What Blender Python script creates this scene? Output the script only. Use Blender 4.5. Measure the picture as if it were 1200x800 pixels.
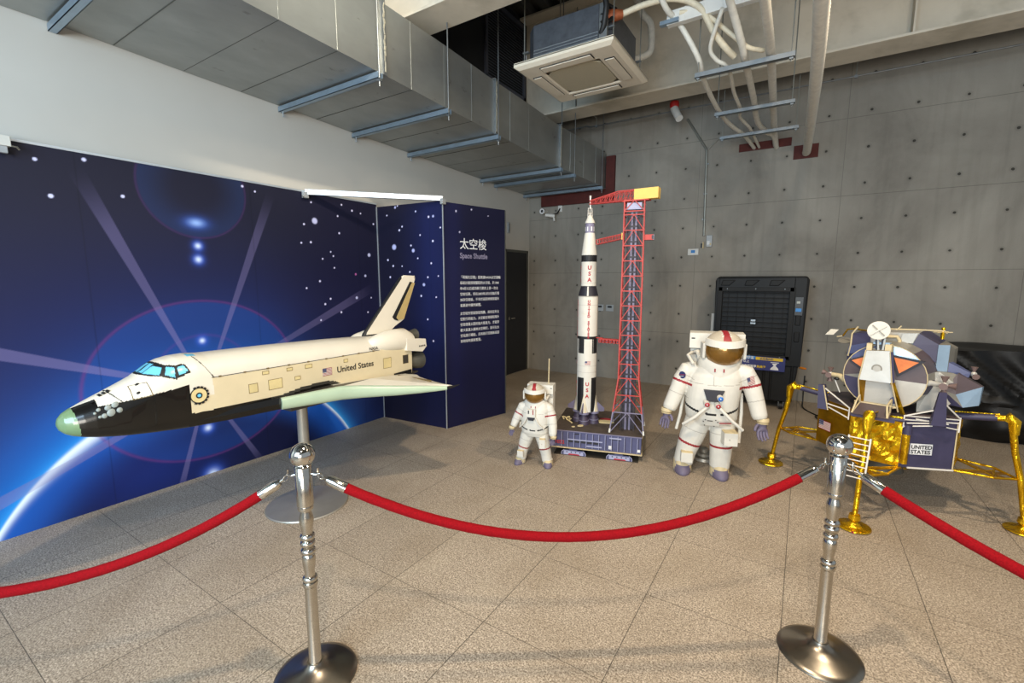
import bpy, math, random
import numpy as np
from mathutils import Vector, Matrix, Euler

random.seed(7)
S = bpy.context.scene
for o in list(bpy.data.objects):
    bpy.data.objects.remove(o)
COL = S.collection
R = math.radians
PI = math.pi

# ------------------------------------------------------------------ camera
CAM_H = 1.6
cd = bpy.data.cameras.new('camera')
cam = bpy.data.objects.new('camera', cd)
COL.objects.link(cam)
cd.sensor_fit = 'HORIZONTAL'
cd.sensor_width = 36.0
cd.lens = 533.0 / 1200.0 * 36.0
cd.clip_start = 0.03
cam.location = (0, 0, CAM_H)
cam.rotation_euler = (R(90 - 7.7), 0, R(32.6))
S.camera = cam

# ------------------------------------------------------------------ light
S.view_settings.view_transform = 'Standard'
S.view_settings.look = 'None'
S.view_settings.gamma = 1.0
S.view_settings.use_curve_mapping = False
S.view_settings.exposure = 0.36
W = bpy.data.worlds.new('world')
S.world = W
W.use_nodes = True
W.node_tree.nodes['Background'].inputs[0].default_value = (0.80, 0.90, 1.0, 1)
W.node_tree.nodes['Background'].inputs[1].default_value = 0.36


def lamp(name, kind, loc, target, power, color, size, spot=140, blend=1.0, sizey=None):
    l = bpy.data.lights.new(name, kind)
    l.energy = power
    l.color = color
    if kind == 'AREA':
        l.shape = 'RECTANGLE'
        l.size = size
        l.size_y = sizey or size
    else:
        l.shadow_soft_size = size
    if kind == 'SPOT':
        l.spot_size = R(spot)
        l.spot_blend = blend
    o = bpy.data.objects.new(name, l)
    COL.objects.link(o)
    o.location = loc
    d = Vector(target) - Vector(loc)
    o.rotation_euler = d.to_track_quat('-Z', 'Y').to_euler()
    return o


WARM = (1.0, 0.83, 0.62)
lamp('track_light', 'SPOT', (-0.70, 1.25, 3.85), (-1.6, 2.1, 0), 220, WARM, 0.06, 125, .7)
lamp('track_light', 'SPOT', (0.85, 2.9, 3.95), (0.1, 4.2, 0), 210, WARM, 0.07, 150)
lamp('track_light', 'SPOT', (0.2, -0.4, 3.9), (-0.1, 2.8, 0), 180, (1.0, .86, .68), 0.08, 118, .8)
lamp('duct_spot', 'SPOT', (-0.6, 0.6, 4.3), (-2.9, 2.0, 3.85), 560, (1.0, .88, .68), 0.05, 44)
lamp('daylight_and_bounce_fill', 'AREA', (-1.2, -3.2, 2.6), (-4.1, 0.7, 2.8), 270, (0.55, 0.78, 1.0), 3.0, sizey=2.4)


lamp('daylight_and_bounce_fill', 'AREA', (1.6, -3.3, 1.5), (0.2, 5.5, 4.2), 190, (1.0, 0.93, 0.82), 2.6, sizey=1.6)  # added fill standing in for bounced daylight on beams and pipes, no window here


# ------------------------------------------------------------------ node helpers
def lin(c):
    if isinstance(c, str):
        c = [int(c[i:i + 2], 16) / 255 for i in (0, 2, 4)]
    return tuple((x / 12.92 if x <= .04045 else ((x + .055) / 1.055) ** 2.4) for x in c[:3]) + (1.0,)


class NT:
    def __init__(s, m):
        m.use_nodes = True
        s.t = m.node_tree
        s.t.nodes.clear()
        s.out = s.t.nodes.new('ShaderNodeOutputMaterial')
        s.b = s.t.nodes.new('ShaderNodeBsdfPrincipled')
        s.t.links.new(s.b.outputs[0], s.out.inputs[0])

    def link(s, a, b):
        s.t.links.new(a, b)

    def put(s, v, inp):
        if hasattr(v, 'is_output'):
            s.t.links.new(v, inp)
        else:
            inp.default_value = v

    def m(s, op, a, b=0.0, c=None, clamp=False):
        n = s.t.nodes.new('ShaderNodeMath')
        n.operation = op
        n.use_clamp = clamp
        s.put(a, n.inputs[0])
        s.put(b, n.inputs[1])
        if c is not None:
            s.put(c, n.inputs[2])
        return n.outputs[0]

    def coord(s, k='Object'):
        n = s.t.nodes.new('ShaderNodeTexCoord')
        return n.outputs[k]

    def xyz(s, v):
        n = s.t.nodes.new('ShaderNodeSeparateXYZ')
        s.link(v, n.inputs[0])
        return n.outputs

    def noise(s, v, scale, detail=3, rough=.5, dist=0):
        n = s.t.nodes.new('ShaderNodeTexNoise')
        s.link(v, n.inputs['Vector'])
        n.inputs['Scale'].default_value = scale
        n.inputs['Detail'].default_value = detail
        n.inputs['Roughness'].default_value = rough
        n.inputs['Distortion'].default_value = dist
        return n.outputs[0]

    def voro(s, v, scale):
        n = s.t.nodes.new('ShaderNodeTexVoronoi')
        s.link(v, n.inputs['Vector'])
        n.inputs['Scale'].default_value = scale
        return n.outputs

    def scalev(s, v, sx, sy, sz):
        n = s.t.nodes.new('ShaderNodeMapping')
        s.link(v, n.inputs[0])
        n.inputs['Scale'].default_value = (sx, sy, sz)
        return n.outputs[0]

    def mix(s, f, a, b):
        n = s.t.nodes.new('ShaderNodeMix')
        n.data_type = 'RGBA'
        s.put(f, n.inputs[0])
        s.put(a, n.inputs[6])
        s.put(b, n.inputs[7])
        return n.outputs[2]

    def ramp(s, f, p0, p1):
        n = s.t.nodes.new('ShaderNodeMapRange')
        s.put(f, n.inputs[0])
        n.inputs[1].default_value = p0
        n.inputs[2].default_value = p1
        n.inputs[3].default_value = 0
        n.inputs[4].default_value = 1
        return n.outputs[0]

    def bump(s, h, strength=.3, dist=.01):
        n = s.t.nodes.new('ShaderNodeBump')
        n.inputs['Strength'].default_value = strength
        n.inputs['Distance'].default_value = dist
        s.link(h, n.inputs['Height'])
        s.link(n.outputs[0], s.b.inputs['Normal'])


MATS = {}


def mat(name, col, rough=.5, metal=0.0, var=.12, vscale=9.0, bump=0.0, bscale=60.0, coat=0.0, spec=.5,
        stretch=(1, 1, 1), dirt=None, dscale=4.0, dthr=(.55, .75)):
    m = bpy.data.materials.new(name)
    t = NT(m)
    c = lin(col)
    co = t.scalev(t.coord(), *stretch)
    nz = t.noise(co, vscale, 4, .6)
    lo = tuple(x * (1 - var) for x in c[:3]) + (1,)
    hi = tuple(min(1, x * (1 + var)) for x in c[:3]) + (1,)
    cc = t.mix(t.ramp(nz, .3, .7), lo, hi)
    if dirt:
        dz = t.noise(co, dscale, 5, .65, .3)
        cc = t.mix(t.ramp(dz, *dthr), cc, lin(dirt))
    t.link(cc, t.b.inputs['Base Color'])
    t.b.inputs['Roughness'].default_value = rough
    t.b.inputs['Metallic'].default_value = metal
    t.b.inputs['Coat Weight'].default_value = coat
    t.b.inputs['Specular IOR Level'].default_value = spec
    if bump:
        t.bump(t.noise(co, bscale, 3, .6), bump, .004)
    MATS[name] = m
    return m


# ------------------------------------------------------------------ mesh builder
class MB:
    def __init__(s, T=None):
        s.v, s.f, s.mi, s.sm, s.mats = [], [], [], [], []
        s.T = T or Matrix.Identity(4)

    def k(s, m):
        if m not in s.mats:
            s.mats.append(m)
        return s.mats.index(m)

    def add(s, vs, fs, m, smooth=False):
        n = len(s.v)
        s.v += [s.T @ Vector(p) for p in vs]
        if isinstance(m, (list, tuple)):
            ks = [s.k(x) for x in m]
        else:
            ks = [s.k(m)] * len(fs)
        for f, kk in zip(fs, ks):
            s.f.append([i + n for i in f])
            s.mi.append(kk)
            s.sm.append(smooth)
        return s

    def box(s, lo, hi, m, rot=None, piv=None):
        x0, y0, z0 = lo
        x1, y1, z1 = hi
        vs = [Vector(p) for p in ((x0, y0, z0), (x1, y0, z0), (x1, y1, z0), (x0, y1, z0),
                                  (x0, y0, z1), (x1, y0, z1), (x1, y1, z1), (x0, y1, z1))]
        if rot:
            piv = Vector(piv) if piv else (Vector(lo) + Vector(hi)) / 2
            E = Euler(rot).to_matrix()
            vs = [E @ (p - piv) + piv for p in vs]
        return s.add(vs, [(0, 3, 2, 1), (4, 5, 6, 7), (0, 1, 5, 4), (1, 2, 6, 5), (2, 3, 7, 6), (3, 0, 4, 7)], m)

    def cbox(s, c, d, m, rot=None):
        c = Vector(c)
        d = Vector(d) / 2
        return s.box(c - d, c + d, m, rot, c)

    def bar(s, a, b, w, h, m, up=(0, 0, 1)):
        a, b = Vector(a), Vector(b)
        d = (b - a).normalized()
        u = Vector(up)
        if abs(d.dot(u)) > .98:
            u = Vector((1, 0, 0)) if abs(d.x) < .9 else Vector((0, 1, 0))
        x = d.cross(u).normalized()
        y = x.cross(d).normalized()
        vs = []
        for p in (a, b):
            for sx, sy in ((-1, -1), (1, -1), (1, 1), (-1, 1)):
                vs.append(p + x * sx * w / 2 + y * sy * h / 2)
        return s.add(vs, [(0, 1, 2, 3), (7, 6, 5, 4), (0, 4, 5, 1), (1, 5, 6, 2), (2, 6, 7, 3), (3, 7, 4, 0)], m)

    def tube(s, pts, r, m, n=12, caps=True, smooth=True, flat=1.0):
        pts = [Vector(p) for p in pts]
        if not isinstance(r, (list, tuple)):
            r = [r] * len(pts)
        up = None
        vs = []
        for i, p in enumerate(pts):
            if i == 0:
                d = pts[1] - pts[0]
            elif i == len(pts) - 1:
                d = pts[-1] - pts[-2]
            else:
                d = (pts[i + 1] - pts[i]).normalized() + (pts[i] - pts[i - 1]).normalized()
            d.normalize()
            if up is None:
                up = Vector((0, 0, 1)) if abs(d.z) < .9 else Vector((1, 0, 0))
            x = d.cross(up)
            if x.length < 1e-4:
                x = d.orthogonal()
            x.normalize()
            y = x.cross(d).normalized()
            up = y
            rr = r[i]
            rx, ry = rr if isinstance(rr, (list, tuple)) else (rr, rr * flat)
            for k in range(n):
                a = 2 * PI * k / n
                vs.append(p + x * math.cos(a) * rx + y * math.sin(a) * ry)
        fs = []
        for i in range(len(pts) - 1):
            for k in range(n):
                a = i * n + k
                b = i * n + (k + 1) % n
                fs.append((a, a + n, b + n, b))
        s.add(vs, fs, m, smooth)
        if caps:
            L = len(pts) - 1
            s.add(vs[:n], [tuple(range(n))], m)
            s.add(vs[L * n:], [tuple(range(n - 1, -1, -1))], m)
        return s

    def lathe(s, prof, m, c=(0, 0, 0), n=32, smooth=True, axis='z'):
        c = Vector(c)
        vs = []
        for r, z in prof:
            for k in range(n):
                a = 2 * PI * k / n
                q = (math.cos(a) * r, math.sin(a) * r, z)
                if axis == 'y':
                    q = (q[0], q[2], q[1])
                elif axis == 'x':
                    q = (q[2], q[0], q[1])
                vs.append(c + Vector(q))
        fs, ms = [], []
        for i in range(len(prof) - 1):
            for k in range(n):
                a = i * n + k
                b = i * n + (k + 1) % n
                fs.append((a, b, b + n, a + n) if axis != 'y' else (a, a + n, b + n, b))
                ms.append(m[i] if isinstance(m, (list, tuple)) else m)
        s.add(vs, fs, ms, smooth)
        m0 = m[0] if isinstance(m, (list, tuple)) else m
        m1 = m[-1] if isinstance(m, (list, tuple)) else m
        if prof[0][0] > 1e-5:
            s.add(vs[:n], [tuple(range(n - 1, -1, -1))], m0)
        if prof[-1][0] > 1e-5:
            s.add(vs[-n:], [tuple(range(n))], m1)
        return s

    def ball(s, c, r, m, nu=20, nv=12, smooth=True):
        c = Vector(c)
        if not isinstance(r, (list, tuple)):
            r = (r, r, r)
        vs = []
        for j in range(nv + 1):
            t = PI * j / nv
            for k in range(nu):
                a = 2 * PI * k / nu
                vs.append(c + Vector((r[0] * math.sin(t) * math.cos(a), r[1] * math.sin(t) * math.sin(a), -r[2] * math.cos(t))))
        fs = []
        for j in range(nv):
            for k in range(nu):
                a = j * nu + k
                b = j * nu + (k + 1) % nu
                fs.append((a, b, b + nu, a + nu))
        return s.add(vs, fs, m, smooth)

    def loft(s, secs, m, smooth=True, caps=True, matf=None):
        n = len(secs[0])
        vs = [Vector(p) for sec in secs for p in sec]
        fs, ms = [], []
        for i in range(len(secs) - 1):
            for k in range(n):
                a = i * n + k
                b = i * n + (k + 1) % n
                f = (a, b, b + n, a + n)
                fs.append(f)
                ms.append(matf(sum((vs[q] for q in f), Vector()) / 4) if matf else m)
        s.add(vs, fs, ms, smooth)
        if caps:
            for sec, rev in ((secs[0], True), (secs[-1], False)):
                cc = sum((Vector(p) for p in sec), Vector()) / n
                mm = matf(cc) if matf else m
                idx = list(range(n))
                s.add([Vector(p) for p in sec], [tuple(idx[::-1] if rev else idx)], mm)
        return s

    def prism(s, poly, d0, d1, m, plane='xz', side=None):
        """poly in plane coords, extruded along the remaining axis from d0 to d1"""
        def P(q, d):
            return {'xz': (q[0], d, q[1]), 'yz': (d, q[0], q[1]), 'xy': (q[0], q[1], d)}[plane]
        n = len(poly)
        vs = [P(q, d0) for q in poly] + [P(q, d1) for q in poly]
        fs = [tuple(range(n - 1, -1, -1)), tuple(range(n, 2 * n))]
        fs += [(i, (i + 1) % n, n + (i + 1) % n, n + i) for i in range(n)]
        sd = side or m
        s.add(vs, fs, [m, m] + [sd] * n)
        return s

    def quad(s, pts, m):
        return s.add(pts, [tuple(range(len(pts)))], m)


MW = {}   # world matrices of parents


def tag(o, label=None, cat=None, group=None, kind=None):
    if label:
        o['label'] = label
    if cat:
        o['category'] = cat
    if group:
        o['group'] = group
    if kind:
        o['kind'] = kind
    return o


def thing(name, label, cat, loc=(0, 0, 0), rz=0.0, group=None, scale=1.0):
    o = bpy.data.objects.new(name, None)
    COL.objects.link(o)
    o.empty_display_size = .1
    o.location = loc
    o.rotation_euler = (0, 0, rz)
    o.scale = (scale,) * 3
    MW[o.name] = Matrix.Translation(loc) @ Matrix.Rotation(rz, 4, 'Z') @ Matrix.Scale(scale, 4)
    return tag(o, label, cat, group)


def build(name, mb, parent=None, world=False, bevel=0, label=None, wn=False, origin=None, merge=True):
    """links the collected shapes as one mesh object; world=True when given in world coordinates"""
    me = bpy.data.meshes.new(name)
    vs = mb.v
    loc = Vector((0, 0, 0))
    if parent is not None:
        Mp = MW.get(parent.name, Matrix.Identity(4))
        if world:
            I = Mp.inverted()
            vs = [I @ p for p in vs]
    elif origin is not None:
        loc = Vector(origin)
        vs = [p - loc for p in vs]
    me.from_pydata([tuple(p) for p in vs], [], mb.f)
    for m in mb.mats:
        me.materials.append(MATS[m])
    me.polygons.foreach_set('material_index', mb.mi)
    me.polygons.foreach_set('use_smooth', mb.sm)
    me.update()
    import bmesh
    bm = bmesh.new()
    bm.from_mesh(me)
    if merge:
        bmesh.ops.remove_doubles(bm, verts=bm.verts, dist=1e-5)
    bmesh.ops.recalc_face_normals(bm, faces=bm.faces)
    bm.to_mesh(me)
    bm.free()
    o = bpy.data.objects.new(name, me)
    COL.objects.link(o)
    o.location = loc
    if parent is not None:
        o.parent = parent
        MW[o.name] = MW.get(parent.name, Matrix.Identity(4))
    if bevel:
        b = o.modifiers.new('bevel', 'BEVEL')
        b.width = bevel
        b.segments = 2
        b.limit_method = 'ANGLE'
        b.angle_limit = R(40)
    if any(mb.sm):
        e = o.modifiers.new('edges', 'EDGE_SPLIT')
        e.split_angle = R(45)
    if label:
        o['label'] = label
    return o


def solo(name, mb, label, cat, origin, group=None, bevel=0, kind=None):
    return tag(build(name, mb, origin=origin, bevel=bevel), label, cat, group, kind)


def dup(o, loc, rz=None, label=None):
    def cp(x, par):
        c = x.copy()
        COL.objects.link(c)
        if par is not None:
            c.parent = par
        for ch in [q for q in bpy.data.objects if q.parent == x and q != c]:
            cp(ch, c)
        return c
    r = cp(o, None)
    r.location = loc
    if rz is not None:
        r.rotation_euler = (0, 0, rz)
    if label:
        r['label'] = label
    return r


def text_mesh(name, body, size, m, parent, M4, world=True, sx=1.0, bold=0.0, align='LEFT', spacing=1.0, depth=.0006):
    """flat lettering: text lies in local xy of M4 (x right, y up)"""
    cu = bpy.data.curves.new(name, 'FONT')
    cu.body = body
    cu.size = size
    cu.align_x = align
    cu.offset = bold
    cu.extrude = depth
    cu.space_character = spacing
    cu.resolution_u = 3
    tmp = bpy.data.objects.new(name + '_tmp', cu)
    COL.objects.link(tmp)
    dg = bpy.context.evaluated_depsgraph_get()
    me = bpy.data.meshes.new_from_object(tmp.evaluated_get(dg))
    bpy.data.objects.remove(tmp)
    M = M4 @ Matrix.Diagonal((sx, 1, 1, 1))
    if parent is not None and world:
        M = MW[parent.name].inverted() @ M
    me.transform(M)
    me.materials.clear()
    me.materials.append(MATS[m])
    me.name = name
    o = bpy.data.objects.new(name, me)
    COL.objects.link(o)
    if parent is not None:
        o.parent = parent
        MW[o.name] = MW[parent.name]
    return o


def frame_m(origin, xdir, ydir):
    x = Vector(xdir).normalized()
    y = Vector(ydir)
    y = (y - x * y.dot(x)).normalized()
    z = x.cross(y)
    M = Matrix((x, y, z)).transposed().to_4x4()
    M.translation = Vector(origin)
    return M


def flag(parent, M4, w, h, name='flag'):
    """a small stars and stripes patch in local xy of M4, lower left corner at the origin"""
    b = MB(M4)
    d = .0012
    for i in range(7):
        b.box((0, h * i * 2 / 13, 0), (w, h * (i * 2 + 1) / 13, d), 'flag_red')
    for i in range(6):
        b.box((0, h * (i * 2 + 1) / 13, 0), (w, h * (i * 2 + 2) / 13, d), 'flag_white')
    b.box((0, h * 6 / 13, d), (w * .4, h, d * 1.6), 'flag_blue')
    for r_ in range(3):
        for c_ in range(4):
            b.cbox((w * (.06 + .093 * c_), h * (.56 + .17 * r_), d * 1.7), (w * .03, w * .03, d * .5), 'flag_white')
    return build(name, b, parent, world=True)


# ------------------------------------------------------------------ materials
mat('white_wall', 'BFBAB0', .85, var=.03, vscale=1.2, bump=.05, bscale=120)
mat('galvanised', 'A2A4A1', .36, .72, var=.14, vscale=3, dirt='66645B', dscale=7, dthr=(.64, .76), bump=.04, bscale=6, stretch=(1, .6, 1))
mat('galvanised_light', '8E9294', .38, .8, var=.12, vscale=12)
mat('zinc_channel', '9FB2C2', .35, .7, var=.1)
mat('sealant', 'A5A08E', .6, var=.2, vscale=30)
mat('beam_cream', 'D9CFBC', .75, var=.08, vscale=2.5, bump=.25, bscale=45, dirt='8F866F', dscale=1.2, dthr=(.5, .9))
mat('ceiling_metal', '4A4A48', .7, .3, var=.15)
mat('soffit_black', '17181A', .8, var=.2)
mat('louver_dark', '4C4F5A', .55, .3, var=.15)
mat('door_black', '1B1C20', .6, var=.1)
mat('door_frame_grey', '55564F', .5, .2, var=.1)
mat('steel_polished', 'CFCBC3', .09, 1.0, var=.05, vscale=20)
mat('steel_brushed', 'C2BDB3', .16, 1.0, var=.08, vscale=30, stretch=(1, 1, 12))
mat('steel_base', '8F877B', .3, 1.0, var=.1, vscale=5)
mat('satin_aluminium', 'A8A296', .42, .6, var=.06)
mat('aluminium_bar', 'D2DAE0', .35, .6, var=.05)
mat('red_rope', '84050F', .9, var=.22, vscale=180, bump=.6, bscale=350, spec=.15)
mat('red_paint', '4E1A13', .75, var=.2, vscale=8)
mat('ac_plastic', 'E0D5C0', .5, var=.03)
mat('ac_grille', 'B5AB92', .7, var=.15, vscale=150)
mat('ac_dark', '2A2521', .7)
mat('ac_steel', '5C6067', .4, .55, var=.18, vscale=16)
mat('black_rubber', '101010', .55)
mat('pipe_wrap', 'DAD6CA', .6, var=.1, vscale=22, bump=.35, bscale=30)
mat('pipe_wrap_cream', 'D6CAB0', .6, var=.1, vscale=22, bump=.2, bscale=30)
mat('copper_orange', '9A5230', .5, .2, var=.25, vscale=30)
mat('conduit_grey', '85867F', .45, .5)
mat('plate_grey', 'A6A8A8', .5, .2)
mat('plastic_white', 'D8D6CF', .45, var=.03)
mat('device_black', '141414', .4)
mat('red_plastic', 'A5201A', .45)
mat('cooler_black', '101112', .55, var=.15, vscale=6, spec=.3)
mat('cooler_dark', '131313', .6, var=.1, spec=.3)
mat('cooler_inner', '0B0A09', .8)
mat('label_blue', '232A6B', .5, var=.1)
mat('label_lightblue', '2E7FC4', .5)
mat('label_yellow', 'D6B41E', .5)
mat('label_white', 'D9D9D9', .5)
mat('orange_tip', 'C87416', .4)
mat('tarp_black', '101010', .5, var=.25, vscale=12, bump=.5, bscale=9, spec=.35)
# paper and card
mat('paper_white', 'CECABF', .6, var=.04, vscale=14, dirt='C2B38F', dscale=6, dthr=(.62, .95))
mat('paper_cream', 'C9B78F', .65, var=.1, vscale=20)
mat('helmet_cream', 'B5AB98', .6, var=.1, vscale=14)
mat('seam_grey', 'A8A297', .7)
mat('purple_grey', '675F74', .6, var=.1, vscale=14)
mat('dark_card', '23222B', .5, var=.12)
mat('navy_card', '312F4A', .55, var=.1, vscale=20)
mat('stripe_red', '8E1E26', .55, var=.08)
mat('ink_black', '121214', .6)
mat('ink_red', 'A82830', .6)
mat('flag_red', '9C2B34', .6)
mat('flag_white', 'D9D4CA', .6)
mat('flag_blue', '1E2A5C', .6)
mat('visor_gold', '8A6428', .22, .55, var=.2, vscale=6, coat=.6)
mat('valve_blue', '2668B8', .3, coat=.5)
mat('valve_red', '9C1F28', .3, coat=.5)
# orbiter
mat('orbiter_white', 'DDD5C3', .38, var=.025, vscale=8, coat=.35)
mat('orbiter_cream', 'D6C6A2', .45, var=.05, vscale=7, coat=.25)
mat('orbiter_black', '100E0B', .25, var=.15, vscale=5, coat=.35, spec=.35)
mat('orbiter_charcoal', '3A362F', .4, var=.12)
mat('orbiter_green', '8FA88A', .3, var=.05, coat=.5)
mat('nose_green', '6F8A63', .3, var=.08, coat=.5)
mat('wing_green', 'A9B99C', .3, var=.04, coat=.5)
mat('window_cyan', '6CBEDC', .3, var=.05, coat=.4)
mat('tile_yellow', 'D2BF8A', .55, var=.1)
mat('tile_line', '6E5B36', .6)
mat('rudder_tan', 'B09A66', .5, var=.08)
mat('engine_grey', '57554C', .45, .35, var=.15)
mat('grey_blob', '8F958F', .5)
# rocket, tower
mat('tower_red', 'AC352E', .55, var=.1, vscale=14)
mat('tower_panel', '35303A', .6, var=.15)
mat('shaft_lilac', '78738A', .55, var=.1)
mat('boom_yellow', 'E8BE62', .55, var=.04)
mat('deck_brown', '4B4139', .75, var=.2, vscale=12, dirt='2C2622', dscale=8)
mat('crawler_blue', '4C4E70', .6, var=.1, vscale=18)
mat('crawler_light', '9EA0BC', .6, var=.08)
mat('mat_dark', '3B352B', .85, var=.12)
mat('scrap_cream', 'D9C796', .7, var=.1)
mat('engine_purple', '403648', .55, var=.1)
# lander
mat('gold_dark', 'A87A10', .3, .75, var=.25, vscale=12, bump=.7, bscale=16)
mat('lm_silver', 'B9B5AC', .36, .25, var=.12, vscale=7, bump=.06, bscale=9)
mat('lm_silver_blue', '9FB7CC', .3, .4, var=.1, vscale=7)
mat('lm_grey', '8C877C', .45, .25, var=.15, vscale=7)
mat('lm_brown', '55494C', .5, .1, var=.14, vscale=7)
mat('lm_navy', '3A3752', .5, var=.14, vscale=7)
mat('lm_slate', '4D5479', .4, var=.14)
mat('lm_orange', 'D8783C', .4, var=.2, vscale=14)
mat('strut_white', 'D8D3CA', .5, var=.03)
mat('nozzle_brown', '6F5A55', .5, var=.12)

m = bpy.data.materials.new('gold_foil')
t = NT(m)
co = t.coord()
n1 = t.noise(t.scalev(co, 1, 1, .45), 14, 4, .6, 1.2)
vr = t.voro(t.scalev(co, 1, 1, .5), 18)
t.link(t.mix(t.ramp(n1, .35, .7), lin('B8860A'), lin('F0C21C')), t.b.inputs['Base Color'])
t.b.inputs['Metallic'].default_value = .8
t.b.inputs['Roughness'].default_value = .24
t.bump(t.m('ADD', n1, t.m('MULTIPLY', vr[0], .7)), .6, .02)
MATS['gold_foil'] = m

# granite floor with 0.6 m slabs
m = bpy.data.materials.new('granite_floor')
t = NT(m)
co = t.coord()
x, y, z = t.xyz(co)[:3]
fx = t.m('ABSOLUTE', t.m('SUBTRACT', t.m('FRACT', t.m('MULTIPLY', t.m('ADD', x, 10 * .593 + .573), 1 / .593)), .5))
fy = t.m('ABSOLUTE', t.m('SUBTRACT', t.m('FRACT', t.m('MULTIPLY', t.m('ADD', y, 10 * .606 - .36), 1 / .606)), .5))
jx = t.m('GREATER_THAN', fx, .5 - .0034)
jy = t.m('GREATER_THAN', fy, .5 - .0026)
j = t.m('MAXIMUM', jx, jy)
sp = t.noise(co, 135, 2, .75)
sp2 = t.noise(co, 48, 4, .75)
big = t.noise(co, 1.6, 4, .55, .4)
mid = t.noise(t.scalev(co, 1, .5, 1), 5, 4, .6)
# every slab a slightly different tone
ix = t.m('FLOOR', t.m('MULTIPLY', t.m('ADD', x, 10 * .593 + .573), 1 / .593))
iy = t.m('FLOOR', t.m('MULTIPLY', t.m('ADD', y, 10 * .606 - .36), 1 / .606))
rnd = t.m('FRACT', t.m('MULTIPLY', t.m('SINE', t.m('ADD', t.m('MULTIPLY', ix, 12.9), t.m('MULTIPLY', iy, 78.2))), 437.5))
base = t.mix(t.ramp(sp, .36, .64), lin('66574A'), lin('DACAB4'))
base = t.mix(t.m('MULTIPLY', t.ramp(sp2, .45, .62), .40), base, lin('5F5344'))
base = t.mix(t.m('MULTIPLY', t.ramp(big, .42, .72), .4), base, lin('7D6C54'))
base = t.mix(t.m('MULTIPLY', t.ramp(mid, .5, .8), .16), base, lin('D4C6AC'))
base = t.mix(t.m('MULTIPLY', rnd, .14), base, lin('6A6052'))
base = t.mix(t.m('MULTIPLY', j, .8), base, lin('3A332B'))
t.link(base, t.b.inputs['Base Color'])
t.b.inputs['Roughness'].default_value = .55
t.b.inputs['Specular IOR Level'].default_value = .35
t.bump(sp, .08, .002)
MATS['granite_floor'] = m

# fair faced concrete: tie holes on a 0.415 m grid, formwork joints
m = bpy.data.materials.new('concrete_wall')
t = NT(m)
co = t.coord()
x, y, z = t.xyz(co)[:3]
P_ = .4145
gx = t.m('MULTIPLY', t.m('SUBTRACT', t.m('FRACT', t.m('MULTIPLY', t.m('ADD', x, 20 * P_ - .10 + P_ / 2), 1 / P_)), .5), P_)
gz = t.m('MULTIPLY', t.m('SUBTRACT', t.m('FRACT', t.m('MULTIPLY', t.m('ADD', z, 20 * P_ - 1.10 + P_ / 2), 1 / P_)), .5), P_)
wob = t.noise(co, 30, 2)
rr = t.m('ADD', t.m('SQRT', t.m('ADD', t.m('MULTIPLY', gx, gx), t.m('MULTIPLY', gz, gz))), t.m('MULTIPLY', t.m('SUBTRACT', wob, .5), .012))
hole = t.m('LESS_THAN', rr, .0135)
halo = t.m('SUBTRACT', 1.0, t.ramp(rr, .012, .04))


def jl(v, period, off, w):
    f = t.m('ABSOLUTE', t.m('MULTIPLY', t.m('SUBTRACT', t.m('FRACT', t.m('MULTIPLY', t.m('ADD', v, 20 * period - off + period / 2), 1 / period)), .5), period))
    return t.m('LESS_THAN', f, w)


jj = t.m('MAXIMUM', jl(z, .905, 1.715, .0035), jl(x, 1.66, .29, .003))
big = t.noise(t.scalev(co, 1, 1, .6), 1.1, 5, .6, .5)
fine = t.noise(co, 9, 5, .65)
pits = t.noise(co, 120, 2)
vert = t.noise(t.scalev(co, 3, 1, .15), 5, 4)
base = t.mix(t.ramp(big, .3, .72), lin('77726A'), lin('9F9A90'))
base = t.mix(t.m('MULTIPLY', t.ramp(fine, .4, .75), .35), base, lin('918F85'))
base = t.mix(t.m('MULTIPLY', t.ramp(vert, .5, .8), .22), base, lin('5A5850'))
base = t.mix(t.m('MULTIPLY', t.ramp(pits, .62, .75), .3), base, lin('4B4942'))
base = t.mix(t.m('MULTIPLY', jj, .45), base, lin('45433D'))
base = t.mix(t.m('MULTIPLY', halo, .3), base, lin('4B4943'))
base = t.mix(t.m('MULTIPLY', hole, .85), base, lin('25241F'))
t.link(base, t.b.inputs['Base Color'])
t.b.inputs['Roughness'].default_value = .8
t.b.inputs['Specular IOR Level'].default_value = .3
t.bump(t.m('SUBTRACT', t.m('MULTIPLY', fine, .4), hole), .35, .01)
MATS['concrete_wall'] = m

m = bpy.data.materials.new('printed_mural')
t = NT(m)
at = t.t.nodes.new('ShaderNodeVertexColor')
at.layer_name = 'print'
t.link(at.outputs[0], t.b.inputs['Base Color'])
t.b.inputs['Roughness'].default_value = .5
t.b.inputs['Specular IOR Level'].default_value = .3
t.bump(t.noise(t.scalev(t.coord(), 1, 1, .3), 6, 2), .08, .01)
MATS['printed_mural'] = m

# ================================================================== SETTING
XL, YB, ZC = -4.15, 7.05, 5.2
b = MB().box((XL - .2, -3.5, -.12), (5.0, YB + .2, 0), 'granite_floor')
tag(build('floor', b), kind='structure')
b = MB().box((XL - .2, -3.5, 0), (XL, YB, ZC), 'white_wall')
tag(build('wall_left', b), kind='structure')
b = MB().box((XL - .2, YB, 0), (5.0, YB + .2, ZC), 'concrete_wall')
tag(build('wall_back', b), kind='structure')
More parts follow.
